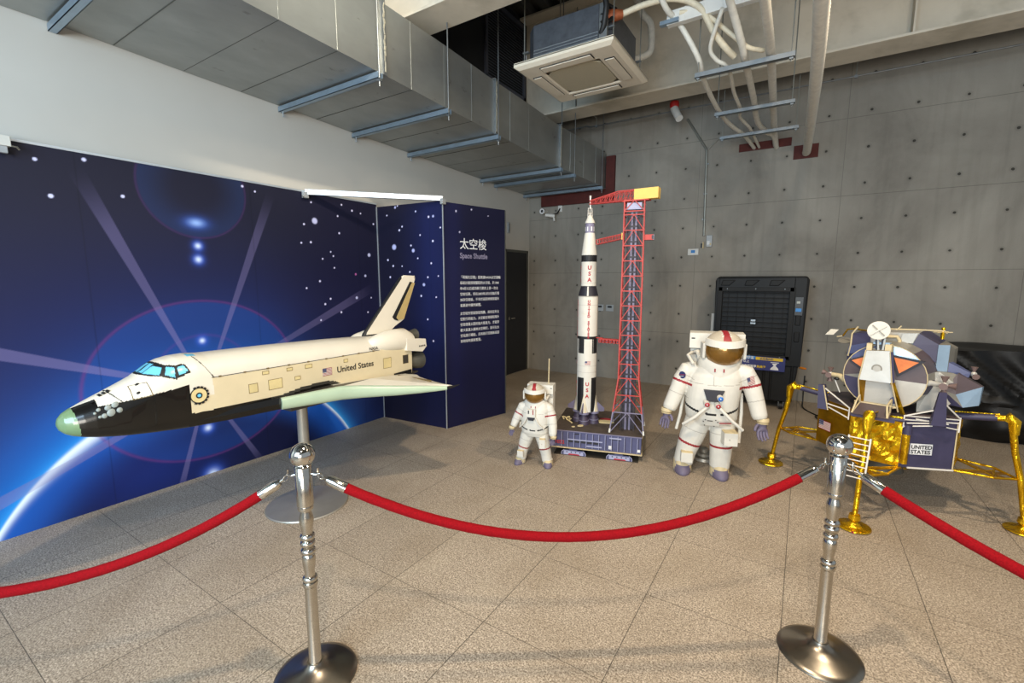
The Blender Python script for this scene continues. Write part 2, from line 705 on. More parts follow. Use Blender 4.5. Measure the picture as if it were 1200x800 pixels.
# corrugated steel deck: ribs run front to back
b = MB()
xs = XL
sec = []
while xs < 5.0:
    sec += [(xs, ZC + .07), (xs + .10, ZC + .07), (xs + .13, ZC), (xs + .23, ZC)]
    xs += .26
top = [(p[0], p[1] + .02) for p in sec]
n = len(sec)
vs = [(p[0], -3.5, p[1]) for p in sec] + [(p[0], YB, p[1]) for p in sec] + [(p[0], -3.5, p[1]) for p in top] + [(p[0], YB, p[1]) for p in top]
fs = [(i, i + 1, n + i + 1, n + i) for i in range(n - 1)] + [(2 * n + i, 3 * n + i, 3 * n + i + 1, 2 * n + i + 1) for i in range(n - 1)]
fs += [(i, 2 * n + i, 2 * n + i + 1, i + 1) for i in range(n - 1)] + [(n + i, n + i + 1, 3 * n + i + 1, 3 * n + i) for i in range(n - 1)]
b.add(vs, fs, 'ceiling_metal')
tag(build('ceiling', b), kind='structure')
# dark drop wall above the duct that carries the louvre
b = MB().box((-3.70, 3.45, 3.95), (-3.60, 5.98, ZC), 'soffit_black')
b.box((XL, 3.45, 3.93), (-3.60, 5.98, 3.99), 'soffit_black')
tag(build('wall_soffit', b), kind='structure')
# door in the left wall near the corner
b = MB()
b.box((XL - .02, 6.27, 0), (XL + .012, 6.31, 2.10), 'door_frame_grey')
b.box((XL - .02, 6.96, 0), (XL + .012, 7.00, 2.10), 'door_frame_grey')
b.box((XL - .02, 6.27, 2.06), (XL + .012, 7.00, 2.10), 'door_frame_grey')
b.box((XL - .02, 6.31, .004), (XL + .006, 6.96, 2.06), 'door_black')
d = tag(build('door_1', b, bevel=.002), kind='structure')
b = MB()
b.tube([(XL + .006, 6.39, .96), (XL + .05, 6.39, .96), (XL + .05, 6.50, .96)], .009, 'steel_polished', 10)
b.lathe([(.024, 0), (.024, .006)], 'steel_polished', (XL + .006, 6.39, .96), 16, axis='x')
build('door_handle', b, d, world=True)

# ------------------------------------------------------------------ steel beams
BEAM_LABEL = ['cream painted steel beam crossing below the ceiling close to the concrete wall',
              'cream painted steel beam crossing over the duct at the top edge of the photo']
for k, (yc, hw, x0) in enumerate(((6.025, .195, -3.60), (3.27, .17, -3.60))):
    th = thing('steel_beam', BEAM_LABEL[k], 'beam', (x0, yc, 3.85), 0, 'cream steel beams under the roof')
    b = MB().box((x0, yc - hw, 3.85), (5.0, yc + hw, 3.875), 'beam_cream')
    build('bottom_flange', b, th, True, .004)
    b = MB().box((x0, yc - .012, 3.875), (5.0, yc + .012, ZC - .03), 'beam_cream')
    build('web', b, th, True)
    b = MB().box((x0, yc - hw, ZC - .03), (5.0, yc + hw, ZC - .005), 'beam_cream')
    build('top_flange', b, th, True)
    for xx in ((.68, 2.9) if k == 0 else (-2.2, .4)):
        b = MB().box((xx - .008, yc - hw + .02, 3.875), (xx + .008, yc - .012, ZC - .03), 'beam_cream')
        build('stiffener', b, th, True)

# ------------------------------------------------------------------ louvre on the drop wall
th = thing('louvre_panel', 'dark grey metal louvre with diagonal slats set above the far duct', 'louvre', (-3.60, 5.4, 4.02))
b = MB()
y0, y1, z0, z1 = 4.98, 5.95, 4.13, 5.12
b.box((-3.60, y0, z0), (-3.57, y0 + .05, z1), 'louver_dark')
b.box((-3.60, y1 - .05, z0), (-3.57, y1, z1), 'louver_dark')
b.box((-3.60, y0, z0), (-3.57, y1, z0 + .05), 'louver_dark')
b.box((-3.60, y0, z1 - .05), (-3.57, y1, z1), 'louver_dark')
build('frame', b, th, True, .003)
b = MB()
z = z0 + .06
while z < z1 - .06:
    b.box((-3.605, y0 + .05, z), (-3.575, y1 - .05, z + .006), 'louver_dark', (0, R(35), 0))
    z += .035
build('slat', b, th, True)

# ------------------------------------------------------------------ ventilation duct along the left wall
th = thing('air_duct', 'large rectangular galvanised steel duct running under the ceiling along the left wall', 'duct', (-3.5, 2.5, 3.17))
jy_ = [-2.2, -.6, 1.05, 2.62, 4.12, 5.60, 7.03]


def dz(y):
    return 3.22 - .030 * max(0, y - .8)


def dxr(y):
    return -2.85 + (0 if y < 5.5 else (y - 5.5) * .065)


DH = .515
for i in range(len(jy_) - 1):
    ya, yb = jy_[i] + .002, jy_[i + 1] - .002
    b = MB()
    secs = []
    # folded sheet faces are very slightly pillowed
    for yy in (ya, (ya + yb) / 2, yb):
        e = .004 if yy not in (ya, yb) else 0
        zz = dz(yy)
        secs.append([(XL + .012, yy, zz - e), (dxr(yy) + e, yy, zz - e), (dxr(yy) + e, yy, zz + DH + e), (XL + .012, yy, zz + DH + e)])
    b.loft(secs, 'galvanised', smooth=False)
    build('duct_section', b, th, True)
    # standing seams (cross breaks) on side and underside
    b = MB()
    for f in (.2, .47, .74):
        yy = ya + (yb - ya) * f
        b.box((XL + .02, yy - .002, dz(yy) - .005), (dxr(yy) + .003, yy + .002, dz(yy) + .001), 'door_frame_grey')
        b.box((dxr(yy) - .001, yy - .003, dz(yy) - .002), (dxr(yy) + .005, yy + .003, dz(yy) + DH), 'galvanised')
    build('seam', b, th, True)
for i, yy in enumerate(jy_[1:-1]):
    b = MB()
    r_ = dxr(yy)
    zz = dz(yy)
    b.box((r_ - .002, yy - .018, zz - .012), (r_ + .026, yy + .018, zz + DH + .01), 'galvanised_light')
    b.box((XL + .012, yy - .018, zz + DH - .002), (r_ + .02, yy + .018, zz + DH + .02), 'galvanised_light')
    for q in range(13):
        b.cbox((r_ + .027, yy + .003 * math.sin(q * 2.3), zz + .03 + q * .038), (.006, .014 + .004 * math.sin(q * 5.1), .036), 'sealant', (.3 * math.sin(q * 3.), 0, 0))
    build('joint_flange', b, th, True, .002)
# support channels under the duct with threaded rods
for i, yy in enumerate((-.45, 1.06, 2.56, 3.36, 4.16, 5.62, 5.98, 6.85)):
    zz = dz(yy) - .012
    x1 = dxr(yy) + .035
    b = MB()
    b.box((XL + .01, yy - .022, zz - .045), (x1, yy - .018, zz), 'zinc_channel')
    b.box((XL + .01, yy + .018, zz - .045), (x1, yy + .022, zz), 'zinc_channel')
    b.box((XL + .01, yy - .022, zz - .045), (x1, yy + .022, zz - .041), 'zinc_channel')
    build('support_channel', b, th, True)
    b = MB()
    b.tube([(x1 - .014, yy, zz - .10), (x1 - .014, yy, 4.6 if yy < 3 else ZC - .02)], .006, 'galvanised_light', 8)
    b.cbox((x1 - .014, yy, zz - .055), (.028, .028, .016), 'galvanised_light')
    build('threaded_rod', b, th, True)
    if i > 1:
        b = MB().tube([(XL + .05, yy, zz - .09), (XL + .05, yy, zz)], .006, 'galvanised_light', 8)
        build('threaded_rod', b, th, True)
# red primed collar where the duct enters the concrete wall
b = MB()
b.box((-3.89, YB - .05, 2.83), (-2.60, YB - .001, 3.02), 'red_paint')
b.box((-2.74, YB - .05, 3.02), (-2.60, YB - .001, 3.50), 'red_paint')
solo('duct_collar', b, 'dark red painted collar around the duct where it meets the concrete wall', 'wall collar', (-3.2, YB - .02, 2.83))

# ------------------------------------------------------------------ ceiling cassette air conditioner
th = thing('air_conditioner', 'cream square ceiling cassette air conditioner hung on thin rods beside the duct', 'air conditioner', (-1.92, 4.25, 3.5))
c0 = Vector((-1.92, 4.25, 0))
H = .475
b = MB()


def sqring(h0, z0, h1, z1, m, bb):
    c = c0
    for (ax, ay, bx, by) in ((-1, -1, 1, -1), (1, -1, 1, 1), (1, 1, -1, 1), (-1, 1, -1, -1)):
        bb.quad([(c.x + ax * h0, c.y + ay * h0, z0), (c.x + bx * h0, c.y + by * h0, z0),
                 (c.x + bx * h1, c.y + by * h1, z1), (c.x + ax * h1, c.y + ay * h1, z1)], m)


sqring(H, 3.555, H, 3.525, 'ac_plastic', b)
sqring(H, 3.525, H - .035, 3.503, 'ac_plastic', b)
sqring(H - .035, 3.503, .28, 3.500, 'ac_plastic', b)
sqring(.28, 3.500, .265, 3.512, 'ac_plastic', b)
b.box((c0.x - H, c0.y - H, 3.548), (c0.x + H, c0.y + H, 3.56), 'ac_plastic')
build('panel', b, th, True)
b = MB()
pts = []
for k in range(24):
    a = 2 * PI * (k + .5) / 24
    ca, sa = math.cos(a), math.sin(a)
    q = .262 / (abs(ca) ** 8 + abs(sa) ** 8) ** .125
    pts.append((c0.x + ca * q, c0.y + sa * q))
b.prism(pts, 3.506, 3.515, 'ac_grille', 'xy')
build('intake_grille', b, th, True)
for (dx, dy) in ((0, -1), (0, 1), (-1, 0), (1, 0)):
    b = MB()
    cx, cy = c0.x + dx * .355, c0.y + dy * .355
    L, w_ = .25, .045
    if dx:
        b.box((cx - w_, cy - L, 3.494), (cx + w_, cy + L, 3.500), 'ac_dark')
        b.box((cx - w_ + .006, cy - L + .01, 3.488), (cx + w_ - .004, cy + L - .01, 3.497), 'ac_plastic')
    else:
        b.box((cx - L, cy - w_, 3.494), (cx + L, cy + w_, 3.500), 'ac_dark')
        b.box((cx - L + .01, cy - w_ + .006, 3.488), (cx + L - .01, cy + w_ - .004, 3.497), 'ac_plastic')
    build('air_vane', b, th, True, .002)
b = MB()
hb = .40
poly = [(c0.x - hb, c0.y - hb + .09), (c0.x - hb + .09, c0.y - hb), (c0.x + hb - .09, c0.y - hb), (c0.x + hb, c0.y - hb + .09),
        (c0.x + hb, c0.y + hb - .09), (c0.x + hb - .09, c0.y + hb), (c0.x - hb + .09, c0.y + hb), (c0.x - hb, c0.y + hb - .09)]
b.prism(poly, 3.56, 3.87, 'ac_steel', 'xy')
for zz in (3.60, 3.625, 3.65):
    b.box((c0.x - hb + .09, c0.y - hb - .006, zz), (c0.x + hb - .09, c0.y - hb + .001, zz + .008), 'galvanised_light')
build('housing', b, th, True, .004, label='grey sheet steel housing')
b = MB().cbox((-1.56, 3.845, 3.70), (.07, .03, .32), 'galvanised_light')
build('corner_bracket', b, th, True, .003)
for sx in (-1, 1):
    for sy in (-1, 1):
        b = MB()
        xx, yy = c0.x + sx * .43, c0.y + sy * .36
        b.tube([(xx, yy, 3.62), (xx, yy, ZC)], .005, 'conduit_grey', 8)
        b.cbox((xx - sx * .02, yy, 3.68), (.06, .03, .012), 'galvanised_light')
        build('hanger_rod', b, th, True)
b = MB().tube([(-1.60, 3.82, 4.5), (-1.60, 3.82, 4.05), (-1.54, 3.80, 3.93), (-1.52, 3.80, 3.80), (-1.545, 3.82, 3.68), (-1.58, 3.85, 3.63)], .024, 'black_rubber', 12)
build('drain_hose', b, th, True, label='black rubber drain hose')
b = MB().tube([(-1.60, 3.90, 3.78), (-1.52, 3.94, 3.79), (-1.45, 3.98, 3.80)], [.045, .05, .035], 'copper_orange', 14)
b.tube([(-1.575, 3.83, 3.70), (-1.52, 3.90, 3.74), (-1.50, 3.95, 3.84), (-1.545, 3.9, 3.86), (-1.575, 3.84, 3.76)], .018, 'black_rubber', 10)
build('pipe_connection', b, th, True)


# ------------------------------------------------------------------ pipes
def smooth_pts(P, n=6):
    P = [Vector(p) for p in P]
    out = []
    for i in range(len(P) - 1):
        p0 = P[max(i - 1, 0)]
        p1, p2 = P[i], P[i + 1]
        p3 = P[min(i + 2, len(P) - 1)]
        for k in range(n):
            u = k / n
            out.append(.5 * ((2 * p1) + (-p0 + p2) * u + (2 * p0 - 5 * p1 + 4 * p2 - p3) * u * u + (-p0 + 3 * p1 - 3 * p2 + p3) * u ** 3))
    out.append(P[-1])
    return out


def wrapped(name, label, P, r, m='pipe_wrap', group=None, wrap=True, n=6, sm=True):
    Q = smooth_pts(P, n) if sm else [Vector(p) for p in P]
    b = MB()
    if wrap:
        # tape wrapped insulation: radius ripples along the pipe
        D = [Q[0]]
        acc = 0
        rs = [r]
        for i in range(1, len(Q)):
            seg = Q[i] - Q[i - 1]
            k = max(1, int(seg.length / .022))
            for j in range(1, k + 1):
                D.append(Q[i - 1] + seg * j / k)
                acc += 1
                rs.append(r * (1.05 if acc % 2 else .985))
        b.tube(D, rs, m, 12)
    else:
        b.tube(Q, r, m, 12)
    return solo(name, b, label, 'pipe', Q[0], group)


G = 'insulated pipes under the ceiling'
wrapped('insulated_pipe', 'thickest tape wrapped pipe, on its own, running into the small red wall plate', [(-.03, 1.0, 3.17), (-.035, 3.3, 3.165), (-.045, 4.5, 3.16), (-.095, 6.7, 3.17), (-.11, YB - .01, 3.19)], .043, group=G, n=4)
wrapped('insulated_pipe', 'straight wrapped pipe, rightmost of those resting on the hung support channels', [(-.34, 2.2, 3.40), (-.352, 3.6, 3.395), (-.362, 4.35, 3.385), (-.40, 5.4, 3.385), (-.44, 6.4, 3.385), (-.45, YB - .01, 3.33)], .032, group=G, n=4)
wrapped('insulated_pipe', 'wrapped pipe that bends down onto the channels just left of the straight one', [(-.62, 3.2, 3.66), (-.60, 3.8, 3.58), (-.55, 4.18, 3.42), (-.545, 4.4, 3.375), (-.56, 5.3, 3.375), (-.585, 6.05, 3.37), (-.53, 6.5, 3.37), (-.46, 6.7, 3.36), (-.44, YB - .01, 3.30)], .027, group=G)
wrapped('insulated_pipe', 'smooth pale hose sloping down from the white taped tray to the left channel ends', [(-1.21, 3.7, 4.15), (-1.12, 4.0, 3.80), (-1.037, 4.2, 3.71), (-.90, 4.33, 3.46), (-.90, 4.6, 3.38), (-.905, 5.4, 3.375), (-.86, 6.0, 3.37), (-.76, 6.5, 3.36), (-.70, YB - .01, 3.33)], .022, 'pipe_wrap', G, wrap=False)
wrapped('insulated_pipe', 'thin kinked hose running along the middle of the hung channels', [(-.674, 4.0, 3.63), (-.783, 4.2, 3.472), (-.754, 4.29, 3.40), (-.69, 4.36, 3.365), (-.674, 4.55, 3.36), (-.70, 5.0, 3.362), (-.70, 5.5, 3.365), (-.735, 5.8, 3.37), (-.68, 6.2, 3.36), (-.66, 6.6, 3.35), (-.64, YB - .01, 3.33)], .016, 'pipe_wrap', G, wrap=False)
wrapped('insulated_pipe', 'cream pipe arching from the air conditioner over to the hung channels', [(-1.46, 3.98, 3.80), (-1.25, 4.0, 3.83), (-1.04, 4.05, 3.83), (-.87, 4.12, 3.75), (-.76, 4.18, 3.56), (-.67, 4.24, 3.44), (-.62, 4.32, 3.40)], .024, 'pipe_wrap_cream', G, wrap=False)
wrapped('insulated_pipe', 'second cream pipe arching beside the first above the hung channels', [(-1.02, 4.12, 3.75), (-.90, 4.15, 3.74), (-.78, 4.16, 3.66), (-.64, 4.18, 3.52), (-.52, 4.22, 3.41), (-.44, 4.27, 3.385), (-.41, 4.31, 3.39)], .017, 'pipe_wrap_cream', G, wrap=False)
wrapped('insulated_pipe', 'tape wrapped pipe bent like a hook behind the air conditioner', [(-1.86, 5.3, 4.85), (-1.72, 5.3, 4.50), (-1.62, 5.3, 4.36), (-1.595, 5.3, 4.25), (-1.60, 5.3, 4.08), (-1.66, 5.25, 4.01), (-1.85, 5.2, 3.98)], .035, group=G)
# taped tray
b = MB()
P_a, P_b = Vector((-1.12, 4.15, 3.735)), Vector((.0, 4.15, 3.745))
b.bar(P_a, P_b, .06, .105, 'plastic_white')
for k in range(9):
    q = P_a.lerp(P_b, k / 8)
    b.bar(q, q + Vector((.012, 0, 0)), .063, .109, 'plastic_white')
solo('cable_tray', b, 'white taped tray crossing above the pipes at the top edge', 'cable tray', P_a, bevel=.004)
b = MB()
b.bar((-1.17, 4.12, 3.70), (-1.02, 4.12, 3.70), .045, .03, 'zinc_channel')
solo('strut_stub', b, 'short metal channel stub under the left end of the white taped tray', 'channel', (-1.1, 4.12, 3.70))

LBL = ['nearest of the metal channels hung below the pipes, largest in the photo',
       'middle one of the metal channels hung below the pipes',
       'farthest metal channel below the pipes, just before the red wall plate']
for k, (yy, x0, x1) in enumerate(((4.34, -.92, -.19), (5.42, -.93, -.21), (6.32, -1.01, -.19))):
    th = thing('hung_channel', LBL[k], 'support channel', ((x0 + x1) / 2, yy, 3.30), 0, 'hung channels carrying the pipes')
    b = MB()
    z0 = 3.30
    b.box((x0, yy - .02, z0), (x1, yy + .02, z0 + .004), 'galvanised_light')
    b.box((x0, yy - .02, z0), (x1, yy - .016, z0 + .036), 'galvanised_light')
    b.box((x0, yy + .016, z0), (x1, yy + .02, z0 + .036), 'galvanised_light')
    if k == 0:
        b.box((x0, yy - .02, z0 + .036), (x1, yy + .02, z0 + .04), 'galvanised_light')
    build('channel', b, th, True)
    for xx in (x0 + .025, x1 - .025):
        b = MB().tube([(xx, yy, z0 - .03), (xx, yy, ZC)], .005, 'conduit_grey', 8)
        b.cbox((xx, yy, z0 - .006), (.026, .026, .012), 'galvanised_light')
        build('threaded_rod', b, th, True)

b = MB().box((-.88, YB - .012, 3.30), (-.275, YB + .01, 3.40), 'red_paint')
solo('wall_plate', b, 'long dark red plate on the concrete wall where several pipes enter', 'wall plate', (-.58, YB, 3.3), 'red pipe plates on the back wall')
b = MB().box((-.245, YB - .012, 3.12), (.02, YB + .01, 3.285), 'red_paint')
solo('wall_plate', b, 'small dark red plate on the concrete wall around the thickest pipe', 'wall plate', (-.1, YB, 3.12), 'red pipe plates on the back wall')

# thin steel conduit under the beam and its clips
th = thing('ceiling_conduit', 'thin steel conduit running level below the beam near the back wall', 'conduit', (-.8, 6.6, 3.84))
b = MB().tube([(-3.22, 6.6, 3.855), (-2.9, 6.6, 3.86), (-2.86, 6.6, 3.84), (4.9, 6.6, 3.835)], .010, 'galvanised_light', 8)
build('tube', b, th, True)
for xx in (-2.75, .31, 2.6):
    b = MB().tube([(xx, 6.6, 3.83), (xx, 6.6, 3.95), (xx, 6.2, 3.95)], .006, 'conduit_grey', 8)
    b.cbox((xx, 6.6, 3.835), (.03, .03, .03), 'galvanised_light')
    build('clip', b, th, True)

# spot bulb hanging from the beam, wall conduit with Y branch, boxes
th = thing('hanging_spotlight', 'small white spotlight with a red neck hanging below the beam', 'spotlight', (-1.60, 6.5, 3.84))
b = MB().lathe([(.0, .085), (.055, .08), (.06, .05), (.055, .0), (.0, -.01)], 'red_plastic', (-1.62, 6.5, 3.84), 16)
build('red_neck', b, th, True)
b = MB().tube([(-1.62, 6.5, 3.92), (-1.62, 6.5, 4.03), (-1.62, 6.3, 4.05), (-1.62, 6.2, 4.05)], .012, 'galvanised_light', 8)
build('bracket', b, th, True)
b = MB().tube([(-1.62, 6.5, 3.84), (-1.59, 6.45, 3.78), (-1.52, 6.38, 3.66)], [.05, .048, .046], 'plastic_white', 16)
build('spot_head', b, th, True)
th = thing('wall_conduit', 'grey conduit with a Y branch running down the concrete wall to the control boxes', 'conduit', (-1.27, YB, 2.3))
b = MB()
b.tube([(-1.56, YB - .03, 3.84), (-1.29, YB - .03, 3.40), (-1.285, YB - .02, 3.36), (-1.262, YB - .02, 2.22)], .015, 'conduit_grey', 8)
b.tube([(-1.285, YB - .02, 3.38), (-1.13, YB - .03, 3.52)], .006, 'conduit_grey', 8)
build('tube', b, th, True)
b = MB()
for zz in (3.2, 2.8, 2.45):
    b.cbox((-1.274, YB - .012, zz), (.045, .022, .014), 'galvanised_light')
build('clip', b, th, True)
th = thing('control_box', 'upright grey metal control box at the foot of the wall conduit', 'control box', (-1.18, YB, 2.1))
b = MB().cbox((-1.185, YB - .02, 2.145), (.075, .04, .16), 'plate_grey')
build('body', b, th, True, .004)
b = MB().cbox((-1.195, YB - .043, 2.12), (.035, .008, .05), 'label_white')
b.cbox((-1.165, YB - .043, 2.10), (.02, .006, .03), 'paper_cream')
build('switch', b, th, True)
th = thing('wall_keypad', 'small lit white keypad on the concrete wall, lower left of the grey box', 'keypad', (-1.40, YB, 1.96))
b = MB().cbox((-1.395, YB - .015, 2.0), (.145, .03, .09), 'plastic_white')
build('body', b, th, True, .004)
b = MB().cbox((-1.395, YB - .032, 2.005), (.055, .006, .04), 'label_lightblue')
b.cbox((-1.395, YB - .032, 1.975), (.045, .006, .01), 'label_white')
build('display', b, th, True)
b = MB().cbox((-1.275, YB - .02, 2.085), (.04, .035, .06), 'device_black').cbox((-1.262, YB - .03, 2.09), (.018, .03, .09), 'paper_cream')
solo('cable_terminal', b, 'little black and cream terminal where the conduit ends between keypad and box', 'terminal', (-1.27, YB, 2.04), bevel=.002)

# two wall outlets behind the rocket
for (xx, lb) in ((-2.80, 'left outlet plate on the concrete wall, partly behind the rocket'), (-2.63, 'right outlet plate on the concrete wall, clear of the rocket')):
    th = thing('wall_outlet', lb, 'outlet', (xx, YB, 1.10), 0, 'outlet plates between rocket and tower')
    b = MB().cbox((xx, YB - .006, 1.152), (.125, .012, .105), 'plate_grey')
    build('cover_plate', b, th, True, .003)
    b = MB().cbox((xx, YB - .014, 1.17), (.07, .006, .03), 'device_black')
    build('socket', b, th, True)
b = MB().box((XL, 6.34, 2.36), (XL + .02, 6.40, 2.53), 'plate_grey').box((XL + .02, 6.35, 2.38), (XL + .024, 6.39, 2.51), 'galvanised_light')
solo('wall_switch', b, 'small grey plate high on the white wall above the black door', 'wall plate', (XL, 6.37, 2.36), bevel=.002)

# CCTV cameras in the corner
th = thing('security_camera', 'round security camera with a light ring, in the corner under the red collar', 'security camera', (-3.80, YB - .1, 2.74))
b = MB().tube([(-3.84, YB - .0, 2.76), (-3.82, YB - .12, 2.745)], .042, 'plastic_white', 20)
b.lathe([(.045, -.02), (.045, 0), (.034, 0), (.034, .006)], 'label_white', (-3.818, YB - .13, 2.744), 20, axis='y')
build('body', b, th, True)
b = MB().ball((-3.815, YB - .135, 2.744), .028, 'device_black', 14, 8)
build('lens', b, th, True)
th = thing('security_camera', 'bracket mounted security camera just right of the round one', 'security camera', (-3.56, YB, 2.78))
b = MB().cbox((-3.545, YB - .01, 2.80), (.07, .02, .14), 'plastic_white')
build('mount_plate', b, th, True, .003)
b = MB().tube([(-3.545, YB - .02, 2.78), (-3.56, YB - .08, 2.70), (-3.66, YB - .12, 2.67)], .012, 'device_black', 10)
build('arm', b, th, True)
b = MB().tube([(-3.60, YB - .10, 2.655), (-3.74, YB - .17, 2.675)], [.03, .026], 'plastic_white', 14)
b.tube([(-3.61, YB - .11, 2.63), (-3.60, YB - .11, 2.575)], .016, 'plastic_white', 8)
build('body', b, th, True)

# ================================================================== PRINTED PANELS
def srgb(h):
    return np.array(lin(h)[:3])


def smooth(a, b, x):
    t_ = np.clip((x - a) / (b - a), 0, 1)
    return t_ * t_ * (3 - 2 * t_)


def lerp(a, b, t_):
    return a + (b - a) * t_[..., None]


def stars_on(c, U, V, stars, col='D5D2F2'):
    s_ = srgb(col)
    for (u, v, r) in stars:
        d = np.hypot(U - u, V - v)
        c = lerp(c, np.broadcast_to(s_, c.shape), (1 - smooth(r * .6, r * 1.25, d)))
    return c


def print_grid(name, P0, udir, W_, H_, fn, parent, step=.005, thick=.03, v0=0.0):
    """a printed board: front face carries the print as a colour attribute, with real thickness behind"""
    nu, nv = int(W_ / step) + 1, int(H_ / step) + 1
    u = np.linspace(0, W_, nu)
    v = np.linspace(v0, v0 + H_, nv)
    U, V = np.meshgrid(u, v)
    c = fn(U, V)
    P0 = np.array(P0, float)
    ud = np.array(udir, float)
    ud /= np.linalg.norm(ud)
    nrm = np.array([ud[1], -ud[0], 0])       # towards the viewer (right hand side of udir)
    co = P0[None, None] + U[..., None] * ud + V[..., None] * np.array([0, 0, 1.0])
    co = co.reshape(-1, 3)
    base = len(co)
    back = [P0 + ud * a + np.array([0, 0, 1.0]) * z_ - nrm * thick for a, z_ in ((0, v0), (W_, v0), (W_, v0 + H_), (0, v0 + H_))]
    co = np.vstack([co, np.array(back)])
    idx = (np.arange(nv - 1)[:, None] * nu + np.arange(nu - 1)[None]).ravel()
    q = np.stack([idx, idx + 1, idx + nu + 1, idx + nu], 1)
    fr = [0, nu - 1, nu * nv - 1, nu * (nv - 1)]
    side = [[base + 1, base, base + 3, base + 2]] + [[fr[(i + 1) % 4], fr[i], base + i, base + (i + 1) % 4] for i in range(4)]
    me = bpy.data.meshes.new(name)
    I = np.array(MW[parent.name].inverted())
    co = co @ I[:3, :3].T + I[:3, 3]
    allq = np.vstack([q, np.array(side)])
    me.vertices.add(len(co))
    me.vertices.foreach_set('co', co.ravel())
    me.loops.add(allq.size)
    me.loops.foreach_set('vertex_index', allq.ravel().astype(np.int32))
    me.polygons.add(len(allq))
    me.polygons.foreach_set('loop_start', np.arange(0, allq.size, 4, dtype=np.int32))
    mi = np.zeros(len(allq), dtype=np.int32)
    mi[len(q):] = 1
    me.update(calc_edges=True)
    me.materials.append(MATS['printed_mural'])
    me.materials.append(MATS['plate_grey'])
    me.polygons.foreach_set('material_index', mi)
    a = me.color_attributes.new('print', 'FLOAT_COLOR', 'POINT')
    full = np.ones((len(co), 4))
    full[:base, :3] = np.clip(c.reshape(-1, 3), 0, 1)
    full[base:, :3] = .3
    a.data.foreach_set('color', full.ravel())
    me.update()
    o = bpy.data.objects.new(name, me)
    COL.objects.link(o)
    o.parent = parent
    MW[o.name] = MW[parent.name]
    return o


def hill(x, w):
    return np.exp(-(x / w) ** 2)


MUR_Y0 = -1.0


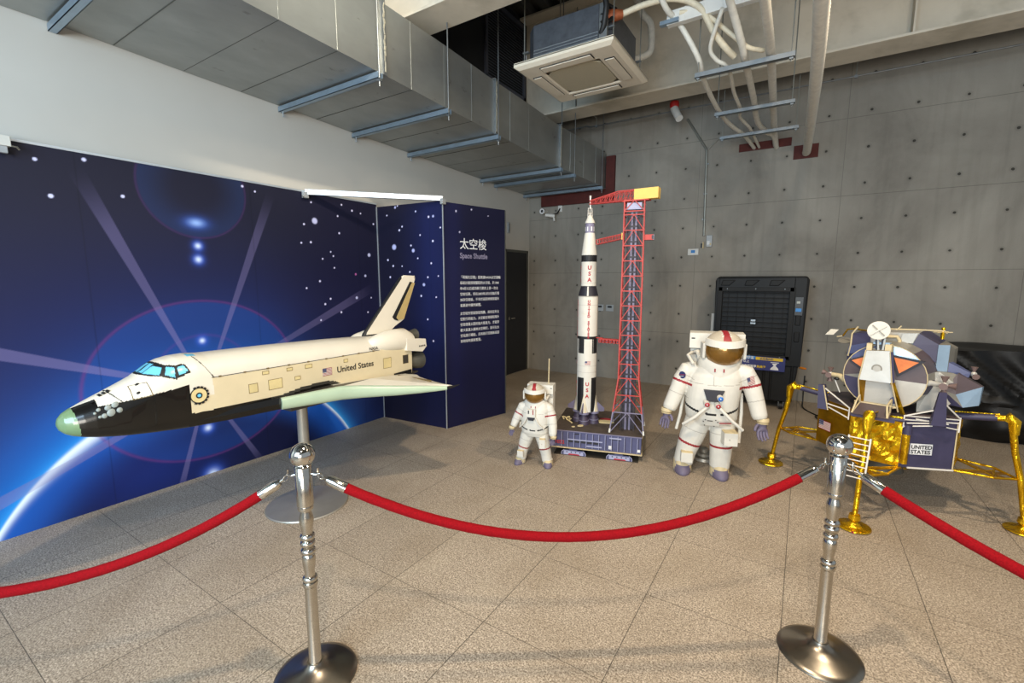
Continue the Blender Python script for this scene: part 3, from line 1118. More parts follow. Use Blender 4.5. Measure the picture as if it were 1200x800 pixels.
def mural(U, V):
    Y = U + MUR_Y0
    Z = V
    top = srgb('2B2A3A')
    mid = srgb('262444')
    navy = srgb('161C48')
    c = lerp(np.broadcast_to(top, U.shape + (3,)), np.broadcast_to(mid, U.shape + (3,)), smooth(2.3, 1.2, Z))
    c = lerp(c, np.broadcast_to(srgb('1C1B40'), c.shape), smooth(2.2, 3.1, Y) * .5)
    ax_, az_, ar = 1.772, -.729, 1.486
    d = np.hypot(Y - ax_, Z - az_) - ar            # >0 outside the planet
    # glow outside the limb
    fade = 1 - smooth(2.0, 3.0, Y) * .6
    c = lerp(c, np.broadcast_to(srgb('1A3C96'), c.shape), np.clip(np.exp(-np.clip(d, 0, 9) / .5), 0, 1) * (d > -.01) * .9 * fade)
    c = lerp(c, np.broadcast_to(srgb('1476D2'), c.shape), np.exp(-np.clip(d, 0, 9) / .2) * (d > -.01) * .95 * fade)
    c = lerp(c, np.broadcast_to(srgb('35A4F0'), c.shape), np.exp(-np.clip(d, 0, 9) / .035) * (d > -.01) * .9)
    ins = smooth(.006, -.012, d)
    deep = lerp(np.broadcast_to(srgb('1858B4'), c.shape), np.broadcast_to(navy, c.shape), smooth(0, -.42, d))
    deep = lerp(deep, np.broadcast_to(srgb('1C3388'), c.shape), hill(Y - 1.3, .5) * hill(Z - .15, .3) * .6)
    c = lerp(c, deep, ins)
    # white edge of the limb
    wlimb = .012 + .022 * hill(Y - 1.0, .35)
    c = lerp(c, np.broadcast_to(srgb('E6F2FF'), c.shape), np.where(d > 0, np.exp(-(d / (wlimb * .5)) ** 2), np.exp(-(d / (wlimb * 1.4)) ** 2)) * (.95 - .25 * smooth(2.2, 3.1, Y)))
    # lens rings
    rx, ry, cy, cz = .765, .645, 1.72, .79
    e = np.sqrt(((Y - cy) / rx) ** 2 + ((Z - cz) / ry) ** 2)
    c = lerp(c, np.broadcast_to(srgb('1E4A9A'), c.shape), (smooth(1.0, .97, e) * smooth(.2, 1.0, e)) * .42)
    c = lerp(c, np.broadcast_to(srgb('6E3A84'), c.shape), hill(e - 1.0, .015) * .5)
    e2 = np.hypot(Y - 1.767, Z - 2.31) / .38
    c = lerp(c, np.broadcast_to(srgb('2A4478'), c.shape), smooth(1.0, .96, e2) * smooth(.3, 1.0, e2) * .4)
    c = lerp(c, np.broadcast_to(srgb('5E3A78'), c.shape), hill(e2 - 1.0, .02) * .4)
    e3 = np.hypot((Y - 1.754), (Z - 2.045) * 1.8)
    c = lerp(c, np.broadcast_to(srgb('3A66D0'), c.shape), hill(e3, .09) * .6)
    c = lerp(c, np.broadcast_to(srgb('9FC0F4'), c.shape), hill(e3, .045) * .8)
    # inner ring behind the orbiter
    e4 = np.hypot(Y - 1.72, Z - .80) / .36
    c = lerp(c, np.broadcast_to(srgb('6A3A90'), c.shape), hill(e4 - 1.0, .03) * .2)
    # beams from the centre
    oy, oz = 1.715, .72
    for (y_, z_, w, L, al) in ((1.093, 2.257, .036, 1.75, .42), (2.381, 2.376, .030, 1.8, .40), (3.514, 1.533, .034, 2.0, .36), (.40, 1.24, .04, 1.6, .48),
                               (.526, .238, .036, 1.7, .45), (1.478, -.032, .028, .9, .45), (2.105, -.012, .034, .9, .42)):
        dy, dz_ = y_ - oy, z_ - oz
        l = math.hypot(dy, dz_)
        dy, dz_ = dy / l, dz_ / l
        al_ = (Y - oy) * dy + (Z - oz) * dz_
        pe = np.abs(-(Y - oy) * dz_ + (Z - oz) * dy)
        ww = .008 + w * np.clip(al_ / 1.6, 0, 1.2)
        k = smooth(1.08, .92, pe / ww) * (al_ > .05) * smooth(L, L * .72, al_)
        c = lerp(c, np.broadcast_to(srgb('8076A4'), c.shape), k * al * .85)
    # flare dots
    for (y_, z_, r) in ((1.751, 1.867, .026), (1.746, 1.761, .028), (1.72, 1.115, .024), (1.705, .391, .03), (1.711, -.012, .05)):
        dd = np.hypot(Y - y_, Z - z_)
        c = lerp(c, np.broadcast_to(srgb('2F5CD0'), c.shape), hill(dd, r * 1.5) * .9)
        c = lerp(c, np.broadcast_to(srgb('D8E6FA'), c.shape), hill(dd, r * .75) * .95)
    st = [(.885, 2.341), (1.119, 2.387), (.936, 2.128), (1.305, 2.18), (2.13, 2.385), (2.234, 2.358), (2.641, 1.951),
          (2.742, 1.963), (2.986, 1.841), (3.07, 2.076), (3.35, 2.306), (3.252, 1.661), (2.817, 1.588), (2.991, 1.723),
          (2.928, 1.41), (3.447, 1.404), (3.394, 1.246), (2.863, 1.358), (2.861, 1.809), (2.68, 2.128), (2.768, 2.342),
          (3.114, 2.365), (3.241, 2.321), (3.061, 2.246), (3.519, 2.212), (2.957, 1.882), (2.668, 1.522), (3.048, 1.266), (2.805, 1.2)]
    big = [(2.796, 2.17, .030), (3.442, 1.872, .020), (3.252, 1.41, .015), (3.379, 1.645, .014)]
    ss = [(a - MUR_Y0, b_, (.011 if i < 4 else .0085) + .003 * ((i * 37) % 5) / 5) for i, (a, b_) in enumerate(st)]
    c = stars_on(c, U, V, ss)
    c = stars_on(c, U, V, [(a - MUR_Y0, b_, r) for a, b_, r in big], 'BFC0E4')
    c = stars_on(c, U, V, [(3.252 - MUR_Y0, 1.661, .012)], 'B85C9C')
    rs = random.Random(3)
    c = stars_on(c, U, V, [((rs.uniform(-.9, .4)) - MUR_Y0, rs.uniform(1.3, 2.38), .008) for _ in range(8)])
    lum = c.max(axis=-1, keepdims=True)
    c = c * (.50 + .62 * np.clip(lum / .32, 0, 1))
    # board joints
    for yj in (-.05, 1.07, 2.19, 3.31):
        c = c * (1 - .28 * hill(Y - yj, .004))[..., None]
    return c


th = thing('space_mural', 'long dark blue printed mural of planet limb, light beams and lens rings behind the shuttle', 'mural', (-4.07, 1.3, 0))
print_grid('printed_board', (-4.07, MUR_Y0, 0.0), (0, 1, 0), 3.57 - MUR_Y0, 2.425, mural, th, .0055, .06)
b = MB().box((-4.135, MUR_Y0, 2.425), (-4.062, 3.57, 2.440), 'aluminium_bar')
build('top_trim', b, th, True)

A0, B0, D0 = (-4.07, 3.57), (-3.165, 3.64), (-2.95, 4.465)
LA = math.hypot(B0[0] - A0[0], B0[1] - A0[1])
LT = math.hypot(D0[0] - B0[0], D0[1] - B0[1])


def pan_a(U, V):
    c = lerp(np.broadcast_to(srgb('171632'), U.shape + (3,)), np.broadcast_to(srgb('161C4E'), U.shape + (3,)), smooth(.2, .8, U))
    c = lerp(c, np.broadcast_to(srgb('1A2258'), c.shape), hill(U - .72, .1) * .5)
    c = lerp(c, np.broadcast_to(srgb('15142C'), c.shape), smooth(.9, .2, V) * .5)
    st = [(.305, 2.391), (.553, 2.317), (.723, 2.25), (.872, 2.134), (.362, 2.17), (.322, 2.134), (.605, 2.07), (.478, 1.966), (.772, 2.002),
          (.566, 1.829), (.744, 1.774), (.143, 1.819), (.345, 1.749), (.451, 1.686), (.168, 1.631), (.833, 1.641), (.695, 1.629), (.217, 1.753),
          (.15, 2.3), (.40, 1.50), (.60, 1.43), (.80, 1.42), (.68, 1.18), (.75, .95), (.3, 1.3), (.1, 1.1)]
    c = stars_on(c, U, V, [(a, b_, .0085 + .003 * (i % 3) / 2) for i, (a, b_) in enumerate(st)])
    c = stars_on(c, U, V, [(.24, 1.957, .030), (.507, 1.912, .020), (.272, 2.377, .014), (.782, 2.253, .013), (.64, 1.55, .017)], 'AEB2DE')
    c = c * (1 - .2 * hill(U - .735, .004))[..., None]
    return c * (.62 + .5 * np.clip(c.max(axis=-1, keepdims=True) / .3, 0, 1))


def pan_t(U, V):
    c = np.broadcast_to(srgb('15152F'), U.shape + (3,))
    c = lerp(c, np.broadcast_to(srgb('181B45'), c.shape), hill(U - .12, .12) * .6 + smooth(1.6, .6, V) * .3)
    c = lerp(c, np.broadcast_to(srgb('141430'), c.shape), smooth(.6, 0, V) * .6)
    return stars_on(c, U, V, [(.165, 2.311, .010), (.369, 2.348, .009), (.208, 2.101, .009), (.60, 2.30, .006)])


th = thing('display_partition', 'projecting navy partition with starry side and white Chinese text about the space shuttle', 'partition', (-3.5, 3.9, 0))
print_grid('side_panel', A0 + (0.0,), (B0[0] - A0[0], B0[1] - A0[1], 0), LA, 2.40, pan_a, th, .006, .03)
tp = print_grid('text_panel', B0 + (0.0,), (D0[0] - B0[0], D0[1] - B0[1], 0), LT, 2.39, pan_t, th, .008, .03)
b = MB()
b.box((B0[0] - .003, B0[1] - .008, 0), (B0[0] + .004, B0[1] + .002, 2.40), 'aluminium_bar')
b.box((A0[0] + .002, A0[1] - .008, 0), (A0[0] + .008, A0[1] + .002, 2.40), 'aluminium_bar')
b.box((D0[0] - .03, D0[1] - .004, 0), (D0[0] + .002, D0[1] + .01, 2.385), 'door_frame_grey')
build('corner_trim', b, th, True)
b = MB().prism([(A0[0], A0[1] + .03), (B0[0] - .02, B0[1] + .03), (D0[0] - .03, D0[1] - .01), (A0[0] - .05, D0[1])], 2.37, 2.38, 'white_wall', 'xy')
build('top_board', b, th, True)
b = MB().box((A0[0] - .05, D0[1] - .03, 0), (D0[0] - .03, D0[1] - .002, 2.37), 'white_wall')
build('rear_panel', b, th, True)
# lettering of the text panel (u along the panel, v up)
ud = Vector((D0[0] - B0[0], D0[1] - B0[1], 0)).normalized()
nd = Vector((ud.y, -ud.x, 0))


def tpm(u, v):
    return frame_m(Vector(B0 + (0,)) + ud * u + Vector((0, 0, v)) + nd * .002, ud, (0, 0, 1))


text_mesh('panel_title', '太空梭', .123, 'label_white', th, tpm(.205, 1.937), bold=.0008)
text_mesh('panel_subtitle', 'Space Shuttle', .078, 'shaft_lilac', th, tpm(.205, 1.832), bold=.0022, sx=.90)
para1 = ['「哥倫比亞號」是美國NASA太空運輸', '系統計劃首架服役的太空梭，於1981', '年4月12日成功執行歷史上第一次太', '空梭任務，但在2003年2月1日執行第',
         '28次任務後，不幸於返回地球穿越大', '氣層途中爆炸解體。']
para2 = ['太空梭外型就像是飛機，具有在外太', '空航行的能力。太空梭在地球起飛升', '空需借重火箭的強大推進力，才能突', '破大氣進入繞地太空飛行，並可在太',
         '空站進行補給，且有執行任務後返回', '到地球時重新整備。']
for i, s_ in enumerate(para1):
    text_mesh('panel_text', s_, .0375, 'label_white', th, tpm(.200, 1.616 - i * .0605), bold=.0, sx=.93)
for i, s_ in enumerate(para2):
    text_mesh('panel_text', s_, .0375, 'label_white', th, tpm(.197, 1.226 - i * .0605), bold=.0, sx=.93)

# aluminium bar bracing mural and partition, with end brackets
th = thing('brace_bar', 'bright aluminium bar spanning the corner on top of mural and partition', 'bar', (-3.6, 3.16, 2.42))
pa, pb = Vector((-4.05, 2.70, 2.425)), Vector((-3.15, 3.625, 2.415))
b = MB().bar(pa, pb, .035, .048, 'aluminium_bar')
build('bar', b, th, True, .002)
for q in (pa, pb):
    b = MB().cbox(q + Vector((.012, -.01, -.03)), (.035, .05, .055), 'plate_grey').tube([q + Vector((.02, -.03, -.045)), q + Vector((.035, -.055, -.05))], .008, 'steel_polished', 8)
    build('end_bracket', b, th, True, .002)
th = thing('clamp_bracket', 'small metal clamp on the top edge of the mural at the far left', 'bracket', (-4.05, .70, 2.36))
b = MB().cbox((-4.03, .73, 2.41), (.05, .10, .06), 'paper_white').cbox((-4.03, .735, 2.36), (.03, .06, .04), 'plate_grey')
build('clamp', b, th, True, .003)
b = MB().tube([(-4.02, .77, 2.385), (-4.0, .80, 2.38), (-4.0, .81, 2.365)], .006, 'steel_polished', 8)
build('screw_hook', b, th, True)

# ================================================================== ORBITER MODEL
SX = -2.88
th = thing('space_shuttle', 'large white and black space shuttle orbiter model with green nose and wing edges', 'space shuttle model', (SX, 1.75, .765))
ST = [  # y, z bottom, z top, half width, squareness
    (.578, .925, .945, .008, 0), (.584, .905, .962, .025, 0), (.60, .885, .982, .045, 0), (.625, .868, .998, .063, 0), (.66, .855, 1.014, .080, .1),
    (.70, .845, 1.032, .096, .2), (.76, .834, 1.058, .114, .35), (.82, .826, 1.084, .129, .5), (.88, .820, 1.112, .140, .65),
    (.92, .816, 1.140, .146, .75), (.96, .812, 1.168, .150, .8), (1.00, .808, 1.184, .154, .85), (1.05, .804, 1.194, .158, .9), (1.12, .80, 1.197, .161, 1),
    (1.19, .797, 1.190, .163, 1), (1.6, .79, 1.187, .163, 1), (2.0, .788, 1.178, .163, 1), (2.33, .788, 1.165, .163, 1), (2.55, .79, 1.155, .163, 1), (2.70, .795, 1.13, .163, 1)]


def st_at(y):
    for i in range(len(ST) - 1):
        if y <= ST[i + 1][0]:
            a, c = ST[i], ST[i + 1]
            u = (y - a[0]) / (c[0] - a[0])
            return [a[k] + (c[k] - a[k]) * u for k in range(5)]
    return list(ST[-1])


NR = 190


def fus_ring(y, n=720):
    _, zb, zt, hw, sq = st_at(y)
    zm = zb + (zt - zb) * (.42 + .26 * sq)
    out = []
    for k in range(n):
        a = 2 * PI * k / n
        ca, sa = math.cos(a), math.sin(a)
        if sa >= 0:
            e = 2.0 + .35 * sq
            x = (abs(ca) ** (2 / e)) * (1 if ca >= 0 else -1)
            z_ = zm + (zt - zm) * abs(sa) ** (2 / e)
        else:
            e = 2.2 + 5.5 * sq
            x = (abs(ca) ** (2 / e)) * (1 if ca >= 0 else -1)
            z_ = zm - (zm - zb) * abs(sa) ** (2 / e)
        out.append((SX + x * hw, y, z_))
    # even spacing around the ring so painted borders stay crisp
    q = np.array(out + [out[0]])
    s_ = np.r_[0, np.cumsum(np.hypot(np.diff(q[:, 0]), np.diff(q[:, 2])))]
    t_ = np.linspace(0, s_[-1], NR, endpoint=False)
    return [(float(a), y, float(c)) for a, c in zip(np.interp(t_, s_, q[:, 0]), np.interp(t_, s_, q[:, 2]))]


def inpoly(p, poly):
    x, y = p
    c = False
    j = len(poly) - 1
    for i in range(len(poly)):
        xi, yi = poly[i]
        xj, yj = poly[j]
        if (yi > y) != (yj > y) and x < (xj - xi) * (y - yi) / (yj - yi) + xi:
            c = not c
        j = i
    return c


def pl(x, pts):
    if x <= pts[0][0]:
        return pts[0][1]
    for i in range(len(pts) - 1):
        if x <= pts[i + 1][0]:
            u = (x - pts[i][0]) / (pts[i + 1][0] - pts[i][0])
            return pts[i][1] + (pts[i + 1][1] - pts[i][1]) * u
    return pts[-1][1]


WIN = [[(.905, 1.125), (.953, 1.116), (.976, 1.149), (.948, 1.158)], [(.973, 1.116), (1.012, 1.096), (1.022, 1.146), (.992, 1.152)],
       [(1.029, 1.103), (1.075, 1.120), (1.063, 1.151), (1.033, 1.143)]]
WFR = [(.885, 1.121), (.960, 1.107), (1.015, 1.086), (1.084, 1.113), (1.070, 1.159), (1.033, 1.155), (.989, 1.161), (.957, 1.182)]
BL = [(.70, 1.000), (.795, 1.010), (1.071, 1.047)]


def fus_paint(p):
    y, z = p.y, p.z
    if y < .64 - (z - .93) * .12:
        return 'nose_green'
    if inpoly((y, z), WFR):
        if abs(p.x - SX) < .050:
            return 'ink_black' if abs(p.x - SX) < .008 or z < 1.128 or z > 1.165 or abs(p.x - SX) > .042 else 'window_cyan'
        for w_ in WIN:
            if inpoly((y, z), w_):
                return 'window_cyan'
        return 'ink_black'
    if 1.104 < y < 1.147 and 1.168 < z and .03 < abs(p.x - SX) < .075:
        return 'window_cyan'
    if y < 1.071:
        if y < .712 and abs(p.x - SX) > .028 - (.69 - y) * .4:
            return 'orbiter_black'
        if z < pl(y, BL):
            return 'orbiter_black'
        if .800 < y + (z - 1.0) * .70 < .806:
            return 'ink_black'
        return 'orbiter_white'
    low = pl(y, [(1.071, .889), (1.556, .884), (1.72, .912), (1.90, .914), (1.96, .90), (2.03, .86), (2.1, .83), (2.7, .815)])
    if z < low:
        return 'orbiter_black' if z < low - .02 or y < 1.5 else 'orbiter_charcoal'
    seam_y = 1.117 + (1.198 - z) * .55
    if z > 1.065 and abs(y - seam_y) < .0022:
        return 'ink_black'
    if z > 1.066 and y > seam_y:
        return 'orbiter_white'
    if y > 1.19 - (z - .889) * .05 or z < .97:
        return 'orbiter_cream'
    return 'orbiter_cream' if y > 1.185 else 'orbiter_white'


ys = list(np.arange(.578, .66, .003)) + list(np.arange(.66, 1.26, .0035)) + list(np.arange(1.26, 1.48, .01)) + list(np.arange(1.48, 2.12, .004)) + list(np.arange(2.12, 2.70, .012)) + [2.70]
secs = [fus_ring(float(y)) for y in ys]
full = MB()
full.loft(secs, None, smooth=True, matf=fus_paint)
groups = {'nose_cap': ['nose_green'], 'cabin_window': ['window_cyan'], 'fuselage': None}
used = set(sum([v for v in groups.values() if v], []))
for nm, ml in groups.items():
    b = MB()
    b.v = full.v
    keep = []
    for f, mi_, sm in zip(full.f, full.mi, full.sm):
        mn = full.mats[mi_]
        if (ml and mn in ml) or (ml is None and mn not in used):
            keep.append((f, mn, sm))
    ids = sorted({i for f, _, _ in keep for i in f})
    re = {i: k for k, i in enumerate(ids)}
    b.v = [full.v[i] for i in ids]
    b.f = [[re[i] for i in f] for f, _, _ in keep]
    b.mi = [b.k(mn) for _, mn, _ in keep]
    b.sm = [sm for _, _, sm in keep]
    build(nm, b, th, True, label={'nose_cap': 'green rounded nose cap', 'cabin_window': 'light blue cockpit window panes'}.get(nm))

XS = SX + .1635
# details on the port side

def patch(y0, z0, y1, z1, m, x=XS, line='tile_line'):
    b = MB()
    lo = (min(y0, y1), min(z0, z1))
    hi = (max(y0, y1), max(z0, z1))
    if line:
        b.box((x - .002, lo[0] - .003, lo[1] - .003), (x + .0008, hi[0] + .003, hi[1] + .003), line)
    b.box((x - .002, lo[0], lo[1]), (x + .0016, hi[0], hi[1]), m)
    build('access_panel', b, th, True, label='dark square panel near the tail' if m == 'orbiter_charcoal' else 'yellowish rectangular panel')


for (y0, z0, y1, z1) in ((1.373, .988, 1.42, .938), (1.491, .992, 1.573, .934), (1.458, 1.051, 1.493, 1.035), (1.612, 1.047, 1.646, 1.031),
                         (1.738, 1.048, 1.783, 1.027), (1.662, .983, 1.697, .964), (2.036, 1.04, 2.066, 1.021), (2.395, .993, 2.47, .918)):
    patch(y0, z0, y1, z1, 'tile_yellow')
patch(2.60, .990, 2.655, .925, 'orbiter_charcoal')
b = MB()
b.box((XS - .003, 1.178, 1.066), (XS + .0015, 2.36, 1.069), 'ink_black')
for k in range(9):
    yy = 1.22 + k * .135
    b.cbox((XS, yy, 1.068), (.006, .014, .008), 'tile_line')
build('bay_door_hinge', b, th, True)
b = MB()
hc = (1.108, .982)
for k in range(16):
    a = 2 * PI * k / 16
    if math.cos(a) > -.55:
        b.cbox((XS - .001, hc[0] + math.cos(a) * .044, hc[1] + math.sin(a) * .044), (.006, .012, .012), 'ink_black', (a, 0, 0))
b.lathe([(.043, 0), (.043, .002)], 'ink_black', (XS - .001, hc[0], hc[1]), 32, axis='x')
b.lathe([(.038, 0), (.038, .003)], 'tile_yellow', (XS - .001, hc[0], hc[1]), 32, axis='x')
b.lathe([(.016, 0), (.016, .004)], 'ink_black', (XS - .001, hc[0], hc[1]), 20, axis='x')
b.lathe([(.009, 0), (.009, .005)], 'window_cyan', (XS - .001, hc[0], hc[1]), 16, axis='x')
build('side_hatch', b, th, True, label='round yellow crew hatch with black serrated ring')


def surf_x(y, z):
    """x of the port side skin"""
    ring = fus_ring(y)
    best = min((p for p in ring if p[0] > SX), key=lambda p: abs(p[2] - z))
    return best[0]


b = MB()
for (y, z, r) in ((.772, .999, .017), (.783, .973, .014), (.754, .966, .020), (.728, .955, .013), (.712, .985, .010), (.745, .990, .015), (.712, .953, .008), (.697, .972, .007)):
    b.ball((surf_x(y, z) - .004, y, z), (.009, r, r), 'grey_blob', 12, 8)
build('thruster_port', b, th, True, label='grey thruster port blotches near the nose')
b = MB()
for (y, z) in ((.869, 1.079), (.862, 1.041)):
    b.ball((surf_x(y, z) - .003, y, z), (.006, .011, .009), 'ink_black', 10, 6)
P_ = [(.835, 1.075), (.9, 1.088), (.911, 1.023), (.835, 1.013)]
for i in range(4):
    (ya, za), (yb, zb) = P_[i], P_[(i + 1) % 4]
    for q in range(8):
        u0, u1 = q / 8, (q + 1) / 8
        A = (ya + (yb - ya) * u0, za + (zb - za) * u0)
        B = (ya + (yb - ya) * u1, za + (zb - za) * u1)
        b.bar((surf_x(*A), *A), (surf_x(*B), *B), .003, .003, 'tile_line')
build('star_tracker_door', b, th, True)
b = MB()
for k in range(3):
    b.cbox((SX + .028, .735 + .016 * k, 1.046 + .007 * k), (.034, .011, .004), 'ink_black', (R(23), 0, 0))
b.cbox((SX + .05, .70, 1.025), (.02, .012, .004), 'ink_black', (R(25), 0, 0))
build('nose_vent', b, th, True)


def side_m(y, z, x=XS):
    return frame_m((x + .0006, y, z), (0, 1, 0), (0, 0, 1))


flag(th, side_m(1.861, .951), .073, .052)
o = text_mesh('country_lettering', 'United States', .0605, 'ink_black', th, side_m(1.974, .956), bold=.0008, sx=.985)
o = text_mesh('agency_lettering', 'NASA', .033, 'ink_black', th, frame_m((SX + .1655, 2.262, 1.076), (0, 1, 0), (-.18, 0, 1)), sx=.98)

# wings: leading edge stations (half span, y, z top, z bottom)
LE = [(.150, 1.30, .872, .80), (.190, 1.545, .876, .800), (.245, 1.74, .886, .797), (.290, 1.905, .892, .795), (.35, 2.02, .882, .792), (.42, 2.115, .871, .79), (.50, 2.21, .861, .789),
      (.60, 2.33, .850, .793), (.68, 2.42, .841, .799), (.735, 2.475, .834, .806)]
for sgn in (1, -1):
    def wing_sec(i, t0, t1, rear=False):
        w_, y, zt, zb = LE[i]
        return w_, y, zt, zb
    # upper/lower skin from leading edge back to the trailing edge
    b = MB()
    secs = []
    for (w_, y, zt, zb) in LE[1:]:
        te = 2.60 + (.02 if w_ < .3 else 0) - .05 * max(0, (w_ - .3)) / .43
        x = SX + sgn * w_
        th_ = zt - zb
        z_te = (zt + zb) / 2 - .004
        secs.append([(x, y + .008, zt - .004), (x, y + (te - y) * .35, zt + .004), (x, y + (te - y) * .7, (zt + z_te) / 2 + .006), (x, te, z_te + .004), (x, te, z_te - .004), (x, y + (te - y) * .5, zb + .004), (x, y + .008, zb + .003)])
    root = [(SX + sgn * .12, p[1], p[2]) for p in secs[0]]
    b.loft([root] + secs, None, smooth=False, matf=lambda c_: 'orbiter_black' if c_.z < .815 else ('orbiter_charcoal' if c_.y < 1.97 and abs(c_.x - SX) < .32 else 'orbiter_white'))
    wp = build('wing', b, th, True)
    # rounded green leading edge
    b = MB()
    secs = []
    for i in range(1, len(LE)):
        w_, y, zt, zb = LE[i]
        # outward direction in plan
        j0, j1 = max(i - 1, 1), min(i + 1, len(LE) - 1)
        dx, dy = LE[j1][0] - LE[j0][0], LE[j1][1] - LE[j0][1]
        l = math.hypot(dx, dy)
        ox, oy = dy / l, -dx / l
        hz = (zt - zb) / 2
        bul = min(.026, hz * .7)
        ring = []
        for k in range(11):
            a = PI / 2 - PI * k / 10
            ring.append((SX + sgn * (w_ + ox * bul * math.cos(a)), y + oy * bul * math.cos(a), (zt + zb) / 2 + hz * math.sin(a)))
        ring.append((SX + sgn * (w_ - ox * .012), y - oy * .012, zb + .004))
        ring.append((SX + sgn * (w_ - ox * .012), y - oy * .012, zt - .004))
        secs.append(ring)
    b.loft(secs, 'wing_green')
    build('leading_edge', b, wp, True, label='rounded pale green leading edge')
    # black chine in front of the wing
    b = MB()
    secs = []
    for (y, w_, zt, zb) in ((1.06, .150, .875, .81), (1.25, .166, .878, .80), (1.45, .182, .880, .797), (1.56, .194, .882, .796)):
        secs.append([(SX + sgn * .10, y, zt), (SX + sgn * (w_ - .008), y, zt - .006), (SX + sgn * w_, y, (zt + zb) / 2), (SX + sgn * (w_ - .01), y, zb + .006), (SX + sgn * .10, y, zb)])
    b.loft(secs, 'orbiter_black', smooth=False)
    build('chine', b, wp, True)
    b = MB()
    b.loft([[(SX + sgn * .155, y_, z_) for (y_, z_) in ((1.55, .878), (2.02, .888), (2.02, .86), (1.55, .86))],
            [(SX + sgn * w_, y_, z_) for (w_, y_, z_) in ((.190, 1.56, .877), (.30, 1.93, .891), (.30, 1.95, .875), (.19, 1.6, .86))]], 'orbiter_charcoal', smooth=False)
    b = MB()
    b.box((SX + min(sgn * .20, sgn * .55), 2.50, .832), (SX + max(sgn * .20, sgn * .55), 2.512, .850), 'tile_line')
    build('elevon_gap', b, wp, True)
    # tip
    b = MB().tube([(SX + sgn * .735, 2.475, .82), (SX + sgn * .75, 2.52, .822), (SX + sgn * .748, 2.60, .823)], [.013, .009, .003], 'ink_black', 8)
    build('wing_tip', b, wp, True, label='pointed black wing tip')

# vertical tail
b = MB()
tail = [(2.336, 1.165), (2.345, 1.185), (2.760, 1.628), (2.785, 1.640), (2.915, 1.636), (2.922, 1.615), (2.765, 1.262), (2.665, 1.215), (2.62, 1.185), (2.55, 1.16)]


def slab(poly, hw_c, hw_e, m, bb, edge='ink_black'):
    """fin slab: full thickness inside, thin rim"""
    cy = sum(p[0] for p in poly) / len(poly)
    cz = sum(p[1] for p in poly) / len(poly)
    inner = [(p[0] + (cy - p[0]) * .07, p[1] + (cz - p[1]) * .05) for p in poly]
    n = len(poly)
    for sx in (1, -1):
        vs = [(SX + sx * hw_e, *p) for p in poly] + [(SX + sx * hw_c, *p) for p in inner]
        bb.add(vs, [(i, (i + 1) % n, n + (i + 1) % n, n + i) for i in range(n)], [edge if i < 2 or i == n - 1 else m for i in range(n)])
        bb.add([(SX + sx * hw_c, *p) for p in inner], [tuple(range(n))], m)
    bb.prism(poly, SX - hw_e, SX + hw_e, m, 'yz', side=edge)


slab(tail, .020, .008, 'orbiter_white', b)
tl = build('tail_fin', b, th, True)
b = MB()
for sx in (1, -1):
    x0, x1 = sorted((SX + sx * .018, SX + sx * .026))
    b.prism([(2.632, 1.295), (2.842, 1.585), (2.872, 1.580), (2.690, 1.262), (2.655, 1.272)], x0, x1, 'ink_black', 'yz')  # black strip showing along the rudder's front edge
    x0, x1 = sorted((SX + sx * .018, SX + sx * .029))
    b.prism([(2.672, 1.290), (2.860, 1.575), (2.895, 1.575), (2.755, 1.272), (2.690, 1.268)], x0, x1, 'rudder_tan', 'yz')
build('rudder', b, tl, True, label='tan rudder panel with black edge strip')

# OMS pods
for sgn in (1, -1):
    b = MB()
    secs = []
    for (y, zc, rx, rz) in ((2.27, 1.10, .010, .010), (2.30, 1.105, .040, .040), (2.36, 1.108, .062, .066), (2.45, 1.110, .076, .084), (2.56, 1.112, .083, .094),
                            (2.66, 1.112, .083, .094), (2.72, 1.095, .080, .078)):
        secs.append([(SX + sgn * .108 + rx * math.cos(2 * PI * k / 28), y, zc + rz * math.sin(2 * PI * k / 28)) for k in range(28)])
    b.loft(secs, 'orbiter_white')
    pod = build('engine_pod', b, th, True, label='rounded white engine pod beside the tail fin')
    b = MB()
    x0, x1 = sorted((SX + sgn * .13, SX + sgn * .192))
    b.prism([(2.62, 1.13), (2.84, 1.105), (2.85, 1.04), (2.80, 1.0), (2.62, 1.03)], x0, x1, 'orbiter_white', 'yz')
    for k in range(4):
        b.cbox((SX + sgn * .192, 2.765 + k * .02, 1.05), (.004, .013, .013), 'ink_black')
    build('thruster_block', b, pod, True, .006)
    b = MB()
    b.lathe([(.028, 2.70), (.040, 2.76), (.052, 2.82), (.050, 2.82), (.02, 2.76)], 'engine_grey', (SX + sgn * .085, 0, 1.135), 24, axis='y')
    build('nozzle', b, pod, True)
# main engines
for (dx, zc, r) in ((0, 1.06, .072), (-.085, .915, .076), (.085, .915, .076)):
    b = MB()
    prof = [(.028, 2.68), (.045, 2.72), (.058, 2.75), (.061, 2.755), (.066, 2.78), (.069, 2.785), (.073, 2.82), (.078, 2.865), (.073, 2.865), (.03, 2.75)]
    b.lathe([(q * r / .076, y) for q, y in prof], 'engine_grey', (SX + dx, 0, zc), 28, axis='y')
    build('main_engine', b, th, True, label='dark grey main engine bell')
b = MB()
b.box((SX - .15, 2.695, .82), (SX + .15, 2.70, 1.12), 'orbiter_black')
b.prism([(2.50, .858), (2.69, .865), (2.69, .80), (2.50, .80)], SX - .1645, SX + .1645, 'orbiter_black', 'yz')
b.prism([(2.69, .835), (2.80, .828), (2.80, .818), (2.69, .80)], SX - .13, SX + .13, 'orbiter_charcoal', 'yz')
build('body_flap', b, th, True)

